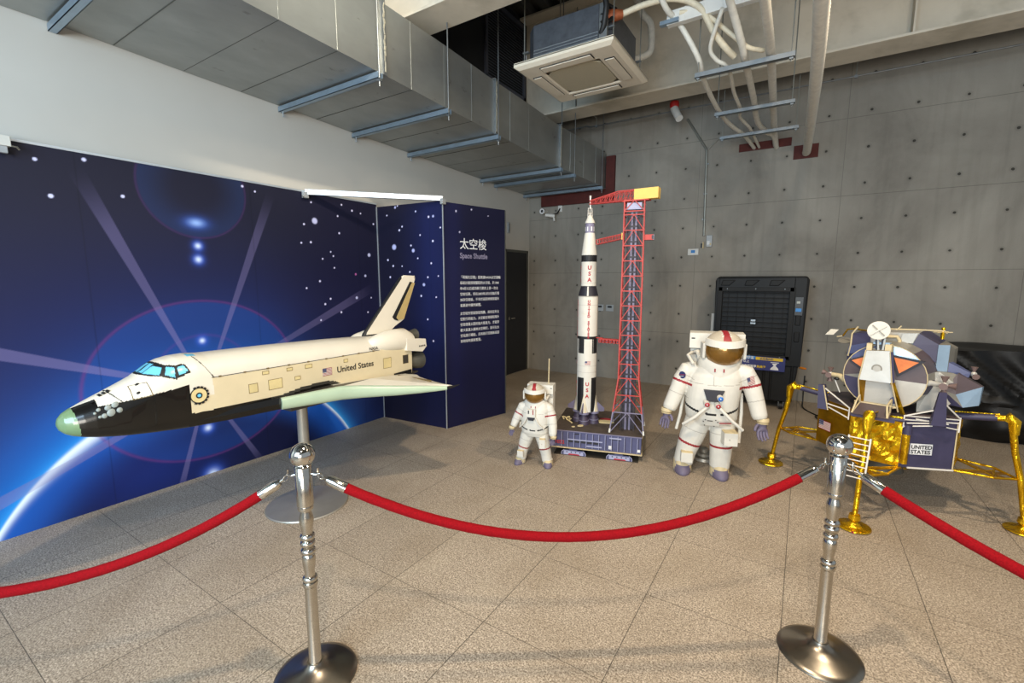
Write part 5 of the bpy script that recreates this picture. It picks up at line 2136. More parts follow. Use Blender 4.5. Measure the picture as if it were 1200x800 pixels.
def astronaut(label, loc, rz, sc, P):
    """P: joints in model units for a 1.22 m tall figure, x to the viewer's right, front is -y"""
    th = thing('astronaut_model', label, 'astronaut model', loc, rz, scale=sc)
    b = MB()
    hc = Vector(P['head'])
    P = dict(P)
    for key in ('armL', 'armR', 'legL', 'legR'):
        kf = .88 if 'arm' in key else .90
        P[key] = [(j[0] * (.965 if 'arm' in key else 1), j[1], j[2], j[3] * kf, j[4] * kf) for j in P[key]]
    # torso
    T = P['torso']
    b.loft([ell((c[0], c[1], c[2]), c[3], c[4], 32, 2.5) for c in T], 'paper_white')
    for key in ('armL', 'armR', 'legL', 'legR'):
        J = P[key]
        limb(b, [j[:3] for j in J], [(j[3], j[4]) for j in J])

    def near(p, key, u):
        J = P[key]
        i = int(u)
        a = Vector(J[i][:3]).lerp(Vector(J[i + 1][:3]), u - i)
        d = (Vector(J[i + 1][:3]) - Vector(J[i][:3])).normalized()
        return abs((Vector(p) - a).dot(d)), (Vector(p) - a).length

    def paint(x, y, z):
        p = (x, y, z)
        for key, u in P['stripes']:
            dd, l = near(p, key, u)
            if l < .125:
                if dd < .0095:
                    return 'stripe_red'
        for key, u in P['seams']:
            dd, l = near(p, key, u)
            if l < .12 and dd < .0028:
                return 'seam_grey'
        bz = P['belt'] + abs(x - T[0][0]) * .0 + (.05 * (x / .2) ** 2)
        if abs(z - bz) < .0095 and abs(x) < .205 and y < .06:
            if (int((x + .5) / .028) % 4) != 3 or abs(x) > .14:
                return 'ink_black'
        if abs(x) < .19 and y < 0 and z > P['belt'] + .05:
            if abs(z - (P['belt'] + .235 + .3 * (x * x))) < .0024 or (abs(x - .0) < .0022 and z > P['belt'] + .23):
                return 'seam_grey'
        return 'paper_white'
    remesh_body('suit', b, th, paint, .0065)
    # boots
    for key, sx in (('bootL', -1), ('bootR', 1)):
        x, y, z, a = P[key]
        M = Matrix.Translation((x, y, 0)) @ Matrix.Rotation(a, 4, 'Z')
        b = MB(M)
        secs = []
        for (zz, w, f, bk) in ((0, .068, .135, .070), (.010, .073, .142, .075), (.026, .074, .140, .077), (.048, .073, .118, .077), (.070, .072, .094, .077), (.10, .072, .074, .074)):
            ring = []
            for k in range(28):
                t_ = 2 * PI * k / 28
                cy = math.sin(t_)
                ring.append((math.cos(t_) * w * (1.0 if cy > -.3 else .94), (cy * f if cy < 0 else cy * bk), zz))
            secs.append(ring)
        Mi = M.inverted()
        b.loft(secs, None, smooth=True, matf=lambda c_: 'purple_grey' if (c_.y < -.072 + (c_.z * .25) and c_.z < .06) or c_.z < .006 else ('seam_grey' if abs(c_.y + .05) < .006 else 'paper_cream' if c_.y < .0 else 'paper_white'))
        build('boot', b, th, label='cream boot with purple grey toe')
    # gloves
    for g in P['gloves']:
        glove(th, *g)
        w = Vector(g[0])
        d = Vector(g[1]).normalized()
        b = MB().tube([w - d * .030, w - d * .018, w + d * .012, w + d * .016], [.043, .047, .042, .036], 'paper_cream', 20)
        b.tube([w - d * .002, w + d * .003], .0445, 'tile_line', 20)
        build('cuff', b, th)
    # collar
    b = MB()
    cx, cy, cz = P['collar']
    secs = []
    for (dz_, rx, ry, fr) in ((-.055, .150, .125, .045), (-.01, .160, .130, .02), (.03, .155, .125, 0), (.055, .138, .112, 0)):
        ring = []
        for k in range(32):
            t_ = 2 * PI * k / 32
            drop = fr * 1.5 * max(0, -math.sin(t_)) ** 3
            ring.append((cx + math.cos(t_) * rx, cy + math.sin(t_) * ry, cz + dz_ - drop))
        secs.append(ring)
    b.loft(secs, 'paper_white', caps=False)
    for q in (-.032, .032):
        b.cbox((cx + q, cy - .128, cz - .035), (.010, .012, .026), 'stripe_red')
    build('collar', b, th)
    # helmet
    Mh = Matrix.Translation(hc) @ Matrix.Rotation(P['head_rz'], 4, 'Z') @ Matrix.Rotation(P.get('head_rx', R(-6)), 4, 'X')
    hr = .146
    b = MB(Mh)
    nu, nv = 48, 36
    vs, fs, ms = [], [], []
    for j in range(nv + 1):
        t_ = PI * j / nv
        for k in range(nu):
            a = 2 * PI * k / nu
            vs.append(Vector((hr * math.sin(t_) * math.cos(a), hr * math.sin(t_) * math.sin(a), -hr * .98 * math.cos(t_))))
    for j in range(nv):
        for k in range(nu):
            f = (j * nu + k, j * nu + (k + 1) % nu, (j + 1) * nu + (k + 1) % nu, (j + 1) * nu + k)
            c_ = sum((vs[i] for i in f), Vector()) / 4
            m = 'paper_white'
            if abs(c_.x) < .024 and c_.z > .03:
                m = 'stripe_red'
            elif abs(abs(c_.x) - .024) < .004 and c_.z > .03:
                m = 'seam_grey'
            elif c_.z > .03 and abs(c_.x) > .03:
                m = 'lm_grey' if abs(c_.x) > .118 else 'helmet_cream'
            fs.append(f)
            ms.append(m)
    b.add(vs, fs, ms, True)
    hl = build('helmet', b, th)
    # visor: gold bowl in front
    b = MB(Mh)
    vs, fs = [], []
    NU, NV = 28, 14
    for j in range(NV + 1):
        for k in range(NU + 1):
            a = -PI / 2 + (k / NU - .5) * R(138)
            e = R(-62) + j / NV * R(84)
            cut = 1.0
            r_ = hr * 1.035
            vs.append(Vector((r_ * math.cos(e) * math.cos(a), r_ * math.cos(e) * math.sin(a), r_ * math.sin(e) * .98)))
    for j in range(NV):
        for k in range(NU):
            i = j * (NU + 1) + k
            fs.append((i, i + 1, i + NU + 2, i + NU + 1))
    b.add(vs, fs, 'visor_gold', True)
    build('visor', b, hl, label='curved gold visor')
    b = MB(Mh)
    ring = []
    for j in range(-8, 9):
        a = -PI / 2 + j / 8 * R(72)
        ring.append((hr * 1.03 * math.cos(a) * 1.0, hr * 1.05 * math.sin(a), .038 + .008 * (abs(j) / 8)))
    up = [(p[0] * 1.02, p[1] * 1.02, p[2] + .044) for p in ring]
    inn = [(p[0] * .93, p[1] * .93, p[2] + .047) for p in ring]
    low = [(p[0] * 1.05, p[1] * 1.07, p[2] - .006) for p in ring]
    n = len(ring)
    vs = low + up + inn
    fs = [(i, i + 1, n + i + 1, n + i) for i in range(n - 1)] + [(n + i, n + i + 1, 2 * n + i + 1, 2 * n + i) for i in range(n - 1)] + [(i + 1, i, 2 * n + i, 2 * n + i + 1) for i in range(n - 1)]
    fs += [(0, n, 2 * n), (n - 1, 3 * n - 1, 2 * n - 1)]
    b.add(vs, fs, 'paper_white')
    build('visor_brim', b, hl)
    for sx in (-1, 1):
        b = MB(Mh).lathe([(.050, 0), (.050, .012), (.03, .02)], 'paper_white', (0, 0, 0), 20, axis='x')
        b.v = []
        b.f = []
        b.mi = []
        b.sm = []
        b.box((sx * .150 - .012, -.05, -.075), (sx * .150 + .012, .05, .05), 'paper_white')
        build('helmet_side', b, hl, bevel=.01)
    # backpack
    bx, by, bz, bw, bh = P['pack']
    b = MB()
    b.box((bx - bw / 2, by, bz), (bx + bw / 2, by + .15, bz + bh), 'paper_white')
    bp = build('backpack', b, th, bevel=.012)
    b = MB()
    b.box((bx - bw / 2 - .008, by - .05, bz + bh + .008), (bx + bw / 2 + .008, by + .14, bz + bh + .135), 'paper_white')
    for q in (-1, 1):
        b.box((bx + q * (bw / 2 - .02) - .014, by - .053, bz + bh + .085), (bx + q * (bw / 2 - .02) + .014, by - .049, bz + bh + .095), 'ink_black')
    build('oxygen_box', b, bp, bevel=.008)
    b = MB()
    for q in (-1, 1):
        b.tube([(bx + q * (bw / 2 - .02), by + .01, bz + bh - .04), (bx + q * (bw / 2 - .06), by - .05, bz + bh - .02), (bx + q * (bw / 2 - .075), by - .13, bz + bh - .06)], .018, 'paper_white', 12)
    build('shoulder_strap', b, bp)
    if P.get('antenna'):
        b = MB().tube([(bx + .10, by + .06, bz + bh + .12), (bx + .105, by + .06, bz + bh + .50)], .008, 'paper_cream', 8)
        build('antenna', b, bp)
    # chest unit
    cx, cy, cz = P['chest']
    if P.get('big'):
        b = MB().prism([(cx - .075, cz + .045), (cx + .075, cz + .045), (cx + .035, cz - .045), (cx - .045, cz - .045)], cy - .012, cy + .05, 'dark_card', 'xz')
        ch = build('chest_unit', b, th, label='dark trapezoid chest unit')
        for (x_, z_, m_, r_) in ((cx + .048, cz - .012, 'valve_blue', .020), (cx - .045, cz - .065, 'valve_red', .019), (cx + .035, cz - .072, 'valve_red', .019)):
            b = MB().tube([(x_ - .01, cy + .01, z_ + .012), (x_, cy - .035, z_)], .022, 'paper_white', 14)
            b.ball((x_, cy - .037, z_), (r_, .010, r_), m_, 16, 10)
            b.ball((x_, cy - .046, z_), (.005, .004, .005), 'label_white', 8, 6)
            build('valve', b, ch)
        for sx in (-1, 1):
            b = MB().tube([(cx + sx * .035, cy - .02, cz - .078), (cx + sx * .13, cy - .065, cz - .165), (cx + sx * .215, cy - .02, cz - .245)], .0125, 'paper_white', 12)
            build('hose', b, ch)
    else:
        b = MB().cbox((cx, cy, cz), (.12, .05, .11), 'paper_white')
        b.cbox((cx - .035, cy - .026, cz + .02), (.018, .004, .05), 'dark_card')
        b.cbox((cx + .03, cy - .026, cz + .02), (.014, .004, .07), 'stripe_red')
        b.prism([(cx - .055, cz - .055), (cx + .055, cz - .055), (cx + .035, cz - .10), (cx - .035, cz - .10)], cy - .03, cy + .04, 'dark_card', 'xz')
        ch = build('chest_unit', b, th, bevel=.003)
        for sx in (-1, 1):
            b = MB().tube([(cx + sx * .05, cy, cz - .05), (cx + sx * .10, cy - .02, cz - .14), (cx + sx * .17, cy + .02, cz - .22), (cx + sx * .19, cy + .12, cz - .18)], .009, 'paper_white', 10)
            build('hose', b, ch)
    for q in P['rails']:
        b = MB().tube(q, .013, 'paper_white', 10)
        build('harness_rail', b, th)
    for (x0, y0, z0_, x1, y1, z1_, a, nm) in P['pockets']:
        b = MB().box((x0, y0, z0_), (x1, y1, z1_), 'paper_white', (0, 0, a))
        mid = ((x0 + x1) / 2, y0, (z0_ + z1_) / 2)
        b.box((x0, y0, z1_ - .004), (x1, y1, z1_ + .004), 'paper_cream', (0, 0, a))
        if nm == 'thigh_pocket':
            b.cbox((mid[0], y0 - .001, mid[2]), (.012, .004, .012), 'seam_grey')
        build(nm, b, th, bevel=.004)
    if P.get('big'):
        # crotch rivets, pleats
        b = MB()
        yq = P['belly_y']
        for (x_, z_) in ((-.045, .50), (.03, .502), (-.06, .485), (.045, .487), (-.05, .455), (.02, .452)):
            b.cbox((x_, yq, z_), (.008, .006, .006), 'ink_black')
        b.cbox((-.012, yq, .493), (.04, .006, .005), 'ink_black')
        b.cbox((.10, yq + .012, .482), (.085, .006, .008), 'stripe_red', (0, R(-6), 0))
        b.cbox((.10, yq + .012, .462), (.085, .006, .006), 'seam_grey', (0, R(-6), 0))
        build('stitching', b, th)
        # mission patch and flag on the upper arms
        b = MB(Matrix.Translation((-.235, -.086, .835)) @ Matrix.Rotation(R(-30), 4, 'Z') @ Matrix.Rotation(R(14), 4, 'Y'))
        b.lathe([(.029, 0), (.029, .003)], 'flag_blue', n=24, axis='y')
        b.bar((-.026, -.003, -.008), (.024, -.003, .012), .006, .003, 'flag_red')
        b.bar((-.012, -.003, -.016), (.016, -.003, -.002), .005, .003, 'flag_white')
        build('round_patch', b, th, label='round blue shoulder patch')
        M = MW[th.name] @ Matrix.Translation((.248, -.102, .790)) @ Matrix.Rotation(R(28), 4, 'Z') @ Matrix.Rotation(R(-17), 4, 'Y')
        M = M @ frame_m((0, 0, 0), (1, 0, 0), (0, 0, 1))
        flag(th, M, .058, .062, 'flag_patch')
    return th


BIG = dict(
    head=(.058, -.045, 1.062), head_rz=R(10), head_rx=R(4), collar=(.035, -.01, .935), belt=.545, big=True, belly_y=-.152,
    torso=[(.005, 0, .44, .165, .12), (.0, 0, .50, .195, .145), (-.005, 0, .56, .198, .152), (.0, 0, .66, .203, .156), (.01, 0, .76, .207, .150), (.02, 0, .84, .195, .138), (.028, 0, .90, .165, .12), (.034, 0, .94, .12, .10)],
    armL=[(-.13, 0, .885, .07, .075), (-.205, -.005, .865, .080, .085), (-.245, -.01, .79, .078, .082), (-.272, -.02, .71, .073, .076), (-.298, -.03, .64, .070, .072), (-.330, -.045, .555, .066, .066), (-.338, -.05, .53, .055, .055)],
    armR=[(.18, 0, .885, .07, .075), (.245, -.005, .865, .080, .085), (.285, -.01, .79, .079, .082), (.31, -.02, .71, .074, .077), (.335, -.03, .63, .070, .072), (.358, -.045, .545, .066, .066), (.364, -.05, .52, .055, .055)],
    legL=[(-.085, 0, .52, .105, .12), (-.105, -.002, .42, .112, .118), (-.135, -.005, .32, .108, .112), (-.158, -.005, .245, .098, .103), (-.178, 0, .17, .090, .096), (-.195, 0, .075, .085, .088)],
    legR=[(.085, 0, .52, .105, .12), (.088, -.002, .42, .108, .118), (.088, -.005, .32, .100, .110), (.088, -.005, .245, .095, .102), (.088, 0, .17, .092, .096), (.085, 0, .075, .086, .088)],
    stripes=[('armL', 2.2), ('armR', 2.2), ('legL', 2.75), ('legR', 2.75)],
    seams=[('armL', 1.4), ('armL', 3.5), ('armR', 1.4), ('armR', 3.6), ('legL', 1.4), ('legR', 1.5)],
    bootL=(-.200, -.005, 0, R(4)), bootR=(.085, -.005, 0, R(10)),
    gloves=[((-.345, -.053, .510), (-.10, -.05, -1), (1, -.2, 0), (.3, -1, 0), 1.25, .12),
            ((.370, -.053, .500), (.0, -.10, -1), (-1, -.3, 0), (-.5, -1, 0), 1.35, .42)],
    pack=(.015, .13, .47, .40, .56), chest=(.005, -.165, .70),
    rails=[[(-.205, .02, .75), (-.225, .0, .60), (-.235, -.02, .50), (-.262, -.02, .36)], [(.215, .02, .70), (.222, 0, .55), (.215, -.02, .30)],
           [(-.155, -.09, .93), (-.20, -.02, .99), (-.17, .09, 1.00)]],
    pockets=[(.085, -.185, .315, .185, -.085, .42, R(12), 'thigh_pocket'), (-.215, -.135, .115, -.125, -.07, .20, R(6), 'shin_pocket')],
)
import copy
SMALL = copy.deepcopy(BIG)
SMALL.update(big=False, head=(.0, -.05, 1.055), head_rz=R(8), collar=(.0, -.01, .915), antenna=True,
    armL=[(-.12, 0, .875, .07, .075), (-.195, -.005, .845, .078, .082), (-.235, -.01, .76, .074, .078), (-.265, -.02, .70, .070, .073), (-.295, -.03, .63, .064, .068), (-.32, -.045, .565, .055, .060), (-.325, -.05, .55, .048, .05)],
    armR=[(.14, 0, .875, .07, .075), (.205, -.005, .845, .078, .082), (.238, -.01, .76, .076, .08), (.258, -.03, .68, .074, .077), (.272, -.05, .60, .070, .072), (.278, -.075, .50, .064, .066), (.278, -.08, .47, .052, .052)],
    legL=[(-.085, 0, .52, .105, .12), (-.115, -.002, .42, .112, .118), (-.148, -.005, .32, .100, .108), (-.168, -.005, .245, .088, .098), (-.188, 0, .17, .080, .09), (-.205, 0, .075, .078, .085)],
    legR=[(.085, 0, .52, .105, .12), (.105, -.002, .42, .110, .118), (.13, -.005, .32, .098, .108), (.145, -.005, .245, .088, .098), (.16, 0, .17, .082, .09), (.175, 0, .075, .08, .085)],
    bootL=(-.215, -.005, 0, R(-16)), bootR=(.185, -.005, 0, R(14)),
    gloves=[((-.335, -.055, .525), (-.10, -.12, -1), (1, -.2, 0), (.3, -1, 0), 1.0, .25), ((.278, -.088, .45), (-.15, -.12, -1), (-1, -.3, 0), (-.4, -1, 0), 1.0, .35)],
    pack=(.045, .13, .56, .36, .46), chest=(-.02, -.165, .80), rails=[],
    pockets=[(.09, -.165, .30, .17, -.085, .43, R(12), 'thigh_pocket'), (-.235, -.13, .13, -.145, -.07, .22, R(-6), 'shin_pocket')])

astronaut('large white card astronaut with gold visor standing between the launch tower and the lunar lander', (-.575, 3.935, 0), R(11), 1.0, BIG)
astronaut('small white card astronaut with antenna standing at the left corner of the launch platform', (-1.885, 3.325, 0), R(16), .607, SMALL)

# round metal foot behind the large astronaut
b = MB().lathe([(.095, 0), (.10, .006), (.095, .03), (.055, .036), (.055, .045), (.075, .05), (.075, .066), (.035, .072), (.035, .10), (.02, .11)], 'satin_aluminium', n=40)
o = build('metal_foot', b)
o.location = (-.66, 4.24, 0)
tag(o, 'low round stepped metal foot on the floor behind the large astronaut legs', 'metal foot')

# ================================================================== AIR COOLER
CX, CY = -.45, 6.38
th = thing('air_cooler', 'big black evaporative air cooler on casters against the concrete wall', 'air cooler', (CX, 6.65, 0), 0)
x0, x1 = -.985, .0
b = MB()
yf, yb = 6.40, 6.95
b.prism([(x0 + .02, .56), (x1 + .02, .56), (x1 + .045, 1.60), (x1 + .02, 1.645), (x0 + .04, 1.645), (x0, 1.60)], yf + .06, yb, 'cooler_black', 'xz')
build('housing', b, th, True, .02)
b = MB()
fx0, fx1, fz0, fz1 = -.93, -.10, .66, 1.49
b.box((x0 + .02, yf + .01, .56), (fx0, yf + .07, 1.62), 'cooler_black')
b.box((fx1, yf + .01, .56), (x1 + .02, yf + .07, 1.62), 'cooler_black')
b.box((fx0, yf + .01, fz1), (fx1, yf + .07, 1.62), 'cooler_black')
b.box((fx0, yf + .01, .56), (fx1, yf + .07, fz0), 'cooler_black')
for (lo, hi) in (((fx0 - .01, fz0 - .02), (fx0 + .045, fz1 + .02)), ((fx1 - .045, fz0 - .02), (fx1 + .01, fz1 + .02)), ((fx0, fz0 - .02), (fx1, fz0 + .02)), ((fx0, fz1 - .03), (fx1, fz1 + .02))):
    b.box((lo[0], yf - .015, lo[1]), (hi[0], yf + .02, hi[1]), 'cooler_dark')
for (sx_, sz_) in ((fx0 + .1, fz1), (fx0 + .42, fz1), (fx1 - .1, fz1), (fx1 - .1, fz0), (fx0 + .4, fz0)):
    b.cbox((sx_, yf - .017, sz_), (.012, .006, .012), 'galvanised_light')
build('front_frame', b, th, True, .006)
b = MB()
for k in range(3):
    xx = fx0 + .02 + k * .27
    b.prism([(xx, 1.53), (xx + .10, 1.53), (xx + .17, 1.60), (xx + .02, 1.60)], yf - .004, yf + .02, 'cooler_dark', 'xz')
for zz in (.86, 1.06, 1.26):
    b.box((fx1 + .03, yf - .005, zz), (fx1 + .085, yf + .02, zz + .12), 'cooler_dark')
build('moulded_recess', b, th, True, .008)
b = MB().box((fx0, yf + .10, fz0), (fx1, yf + .12, fz1), 'cooler_inner')
b.lathe([(.32, yf + .075), (.33, yf + .08), (.32, yf + .085)], 'cooler_dark', ((fx0 + fx1) / 2, 0, (fz0 + fz1) / 2), 40, axis='y')
for k in range(5):
    a = 2 * PI * k / 5 + .3
    cxm, czm = (fx0 + fx1) / 2, (fz0 + fz1) / 2
    b.bar((cxm, yf + .08, czm), (cxm + math.cos(a) * .30, yf + .09, czm + math.sin(a) * .30), .012, .10, 'cooler_dark')
b.lathe([(.05, yf + .05), (.05, yf + .09)], 'cooler_dark', ((fx0 + fx1) / 2, 0, (fz0 + fz1) / 2), 24, axis='y')
build('fan', b, th, True)
for k in range(13):
    zz = fz0 + .045 + k * .061
    b = MB().box((fx0 + .03, yf + .012, zz), (fx1 - .03, yf + .030, zz + .006), 'cooler_dark', (R(8), 0, 0))
    build('louvre', b, th, True)
b = MB()
for k in range(7):
    xx = fx0 + .11 + k * .102
    b.box((xx, yf + .035, fz0 + .02), (xx + .006, yf + .042, fz1 - .02), 'cooler_dark')
build('vertical_vane', b, th, True)
b = MB().cbox(((fx0 + fx1) / 2 + .0, yf - .008, 1.10), (.05, .006, .022), 'galvanised_light').cbox(((fx0 + fx1) / 2, yf - .008, 1.065), (.055, .006, .02), 'galvanised_light')
build('badge', b, th, True)
b = MB().box((-.085, yf - .012, 1.18), (.0, yf + .02, 1.40), 'device_black')
b.cbox((-.045, yf - .014, 1.245), (.06, .005, .04), 'label_lightblue')
b.cbox((-.05, yf - .014, 1.335), (.04, .005, .03), 'conduit_grey')
build('control_panel', b, th, True, .004)
b = MB().prism([(x0 + .06, .10), (x1 - .04, .10), (x1 + .0, .56), (x0 + .03, .56)], yf + .04, yb - .03, 'cooler_black', 'xz')
for q in (x0 + .07, -.36, -.28, x1 - .06):
    b.box((q - .014, yf + .018, .12), (q + .014, yf + .06, .55), 'cooler_dark')
build('water_tank', b, th, True, .012)
for (xx, yy) in ((-.86, 6.47), (-.15, 6.47), (-.86, 6.85), (-.15, 6.85)):
    b = MB().tube([(xx - .02, yy, .045), (xx + .02, yy, .045)], .045, 'black_rubber', 20)
    b.box((xx - .028, yy - .02, .04), (xx - .023, yy + .02, .11), 'galvanised_light').box((xx + .023, yy - .02, .04), (xx + .028, yy + .02, .11), 'galvanised_light')
    build('caster', b, th, True)
b = MB().box((-.70, yf - .02, .485), (-.135, yf - .012, .655), 'label_blue')
b.box((-.70, yf - .0225, .615), (-.46, yf - .019, .655), 'label_lightblue')
b.box((-.455, yf - .0225, .612), (-.16, yf - .019, .648), 'label_yellow')
st = build('banner_sticker', b, th, True, label='blue and yellow sticker with Chinese writing')


def cm(x, z):
    return frame_m((x, yf - .0232, z), (1, 0, 0), (0, 0, 1))


text_mesh('sticker_text', '空調降溫', .036, 'label_white', th, cm(-.62, .621), bold=.001)
text_mesh('sticker_text', '水冷扇出租', .030, 'label_blue', th, cm(-.41, .618), bold=.001)
text_mesh('sticker_text', '50坪以上', .034, 'label_white', th, cm(-.66, .572), bold=.001)
text_mesh('sticker_text', '空間循環', .034, 'label_white', th, cm(-.58, .515), bold=.001)
text_mesh('sticker_text', '負離子', .034, 'label_yellow', th, cm(-.44, .515), bold=.001)
b = MB().box((-.29, yf - .0225, .588), (-.20, yf - .019, .596), 'label_white')
b.prism([(-.275, .58), (-.215, .58), (-.235, .555), (-.205, .52), (-.20, .50), (-.29, .50), (-.285, .52), (-.255, .55)], yf - .0225, yf - .019, 'label_white', 'xz')
build('sticker_logo', b, th, True)
b = MB().tube([(.02, yf + .06, .545), (.055, yf + .03, .545), (.085, yf + .02, .542)], [.012, .014, .009], 'orange_tip', 10)
build('drain_tap', b, th, True, label='orange tap')
b = MB().tube([(-1.03, 6.70, .70), (-1.03, 6.70, 1.15)], .022, 'plastic_white', 12)
b.box((-1.03, 6.68, .72), (-.96, 6.72, .76), 'plastic_white')
build('side_pipe', b, th, True)
# power cable curled on the floor
P = [(.08, 6.75, .40), (.08, 6.72, .10), (.10, 6.60, .012), (.30, 6.25, .010), (.52, 6.05, .010), (.60, 6.22, .010), (.42, 6.40, .012), (.22, 6.32, .014), (.28, 6.10, .018), (.50, 5.98, .014), (.72, 6.0, .010)]
solo('power_cable', MB().tube(smooth_pts(P, 8), .008, 'black_rubber', 8), 'black power cable looped on the floor between cooler and lander', 'cable', (.3, 6.3, 0))

# ================================================================== COVERED OBJECTS BESIDE THE LANDER
b = MB()
nx, nz = 70, 22
rs = random.Random(5)
ph = [rs.uniform(0, 6) for _ in range(8)]


def tarp(u, v):
    """u along the front, v from floor (0) over the top edge to the back (1)"""
    x = 1.02 + u * 3.3
    if v < .62:
        t_ = v / .62
        z_ = .92 * t_
        y_ = 6.30 - .06 * t_ + .35 * t_ * 0
        amp = .05 * (1 - t_ * .6)
        y_ += amp * math.sin(u * 46 + ph[0] + 2.2 * math.sin(t_ * 3 + ph[1])) + .04 * math.sin(u * 17 + t_ * 4 + ph[2]) - .12 * (1 - t_) * .4
        if .42 < t_ < .5:
            y_ -= .03
        bulge = .10 * math.exp(-((t_ - .25) / .2) ** 2) * (0.5 + .5 * math.sin(u * 9 + ph[3]))
        y_ -= bulge
        z_ += .015 * math.sin(u * 12 + ph[4]) * t_
        y_ -= .03 * math.sin(u * 63 + 5 * math.sin(u * 11 + t_ * 6) + t_ * 9) * (1 - t_ * .5)
    else:
        t_ = (v - .62) / .38
        y_ = 6.26 + t_ * .70
        z_ = .92 + .012 * math.sin(u * 21 + ph[5] + t_ * 5) - .02 * math.sin(u * 7 + 1)
    return (x, y_, max(z_, .002))


vs = []
for j in range(nz * 2 + 1):
    for i in range(nx * 2 + 1):
        vs.append(tarp(i / (nx * 2), j / (nz * 2)))
N_ = nx * 2 + 1
fs = []
for j in range(nz * 2):
    for i in range(nx * 2):
        a = j * N_ + i
        fs.append((a, a + 1, a + N_ + 1, a + N_))
b.add(vs, fs, 'tarp_black', True)
# closed left end hanging down
end = [vs[j * N_] for j in range(nz * 2 + 1)]
b.add(end + [(1.02, 6.95, 0)], [tuple(range(len(end) + 1))], 'tarp_black')
solo('black_tarp', b, 'wrinkled black plastic sheet covering low objects along the wall behind the lander', 'plastic sheet', (2.2, 6.6, 0))

# ================================================================== LUNAR LANDER
# local frame: x to the viewer's right, front is -y
LC = (.575, 4.26, 0)
LR = -math.atan2(.26366, .96462)
th = thing('lunar_lander', 'gold foil and grey card lunar lander model standing on four gold legs', 'lunar lander model', LC, LR)


def hull(pts, matf, bb):
    import bmesh
    bm = bmesh.new()
    vv = [bm.verts.new(p) for p in pts]
    bmesh.ops.convex_hull(bm, input=vv)
    bmesh.ops.dissolve_limit(bm, angle_limit=R(3), verts=bm.verts, edges=bm.edges)
    bm.normal_update()
    bm.verts.ensure_lookup_table()
    for i, v in enumerate(bm.verts):
        v.index = i
    vs = [v.co.copy() for v in bm.verts if v.link_faces]
    mp = {v.index: k for k, v in enumerate([v for v in bm.verts if v.link_faces])}
    for f in bm.faces:
        c = f.calc_center_median()
        bb.add([v.co.copy() for v in f.verts], [tuple(range(len(f.verts)))], matf(c, f.normal) if callable(matf) else matf)
    bm.free()


# descent stage
ZB, ZT = .345, .69
plan = [(-.145, -.345), (.14, -.345), (.395, -.15), (.395, .15), (.14, .36), (-.14, .36), (-.39, .15), (-.39, -.15)]
mats8 = ['gold_foil', 'lm_navy', 'gold_foil', 'gold_dark', 'gold_foil', 'gold_dark', 'gold_foil', 'gold_dark']
b = MB()
n = 8
for i in range(n):
    (xa, ya), (xb, yb) = plan[i], plan[(i + 1) % n]
    # crinkled foil: subdivide and jitter gold faces
    m = mats8[i]
    nu, nv = (12, 12) if 'gold' in m else (1, 1)
    rs = random.Random(i)
    L = math.hypot(xb - xa, yb - ya)
    nx_, ny_ = (yb - ya) / L, -(xb - xa) / L
    vs = []
    for q in range(nv + 1):
        for p in range(nu + 1):
            u, v = p / nu, q / nv
            jx = 0
            if 'foil' in m and 0 < p < nu and 0 < q < nv:
                jx = rs.uniform(-.006, .006) + .006 * math.sin(u * 9 + v * 14 + i)
            vs.append((xa + (xb - xa) * u + nx_ * jx, ya + (yb - ya) * u + ny_ * jx, ZB + (ZT - ZB) * v))
    fs = [(q * (nu + 1) + p, q * (nu + 1) + p + 1, (q + 1) * (nu + 1) + p + 1, (q + 1) * (nu + 1) + p) for q in range(nv) for p in range(nu)]
    b.add(vs, fs, m, False)
b.add([(p[0], p[1], ZT) for p in plan], [tuple(range(8))], 'lm_brown')
b.add([(p[0], p[1], ZB) for p in plan], [tuple(range(8))], 'gold_dark')
ds = build('descent_stage', b, th)
b = MB()
# navy panel trim, gold edge roll and white lines
b.box((-.01, 0, 0), (.0, 0, 0), 'strut_white')
b = MB()
P0, P1 = Vector((.14, -.345, 0)), Vector((.395, -.15, 0))
dn = (P1 - P0).normalized()
on = Vector((dn.y, -dn.x, 0))
b.bar(P0 + on * .004 + dn * .05 + Vector((0, 0, ZB)), P1 + on * .004 + Vector((0, 0, ZB)), .006, .010, 'strut_white')
b.bar(P1 + on * .004 - dn * .006 + Vector((0, 0, ZB)), P1 + on * .004 - dn * .006 + Vector((0, 0, ZB + .33)), .008, .006, 'paper_cream')
b.tube([P0 + on * .008 + dn * .022 + Vector((0, 0, ZB + .03)), P0 + on * .008 + dn * .022 + Vector((0, 0, ZB + .235))], .022, 'gold_foil', 12)
b.tube([P0 + on * .010 + dn * .024 + Vector((0, 0, ZB + .235)), P0 + on * .010 + dn * .024 + Vector((0, 0, ZB + .30))], .026, 'lm_navy', 12)
build('panel_trim', b, ds)
b = MB(frame_m(P0 + on * .004 + dn * .055 + Vector((0, 0, ZB + .095)), dn, (0, 0, 1)))
b.box((0, 0, 0), (.130, .075, .002), 'label_white')
pl_ = build('name_plate', b, ds, label='white plate reading UNITED STATES')
Mq = MW[th.name] @ frame_m(P0 + on * .0065 + dn * .060 + Vector((0, 0, ZB + .135)), dn, (0, 0, 1))
text_mesh('plate_lettering', 'UNITED', .036, 'ink_black', pl_, Mq, bold=.0009, sx=.95)
Mq = MW[th.name] @ frame_m(P0 + on * .0065 + dn * .060 + Vector((0, 0, ZB + .102)), dn, (0, 0, 1))
text_mesh('plate_lettering', 'STATES', .036, 'ink_black', pl_, Mq, bold=.0009, sx=.97)
Q0, Q1 = Vector((-.39, -.15, 0)), Vector((-.145, -.345, 0))
dq = (Q1 - Q0).normalized()
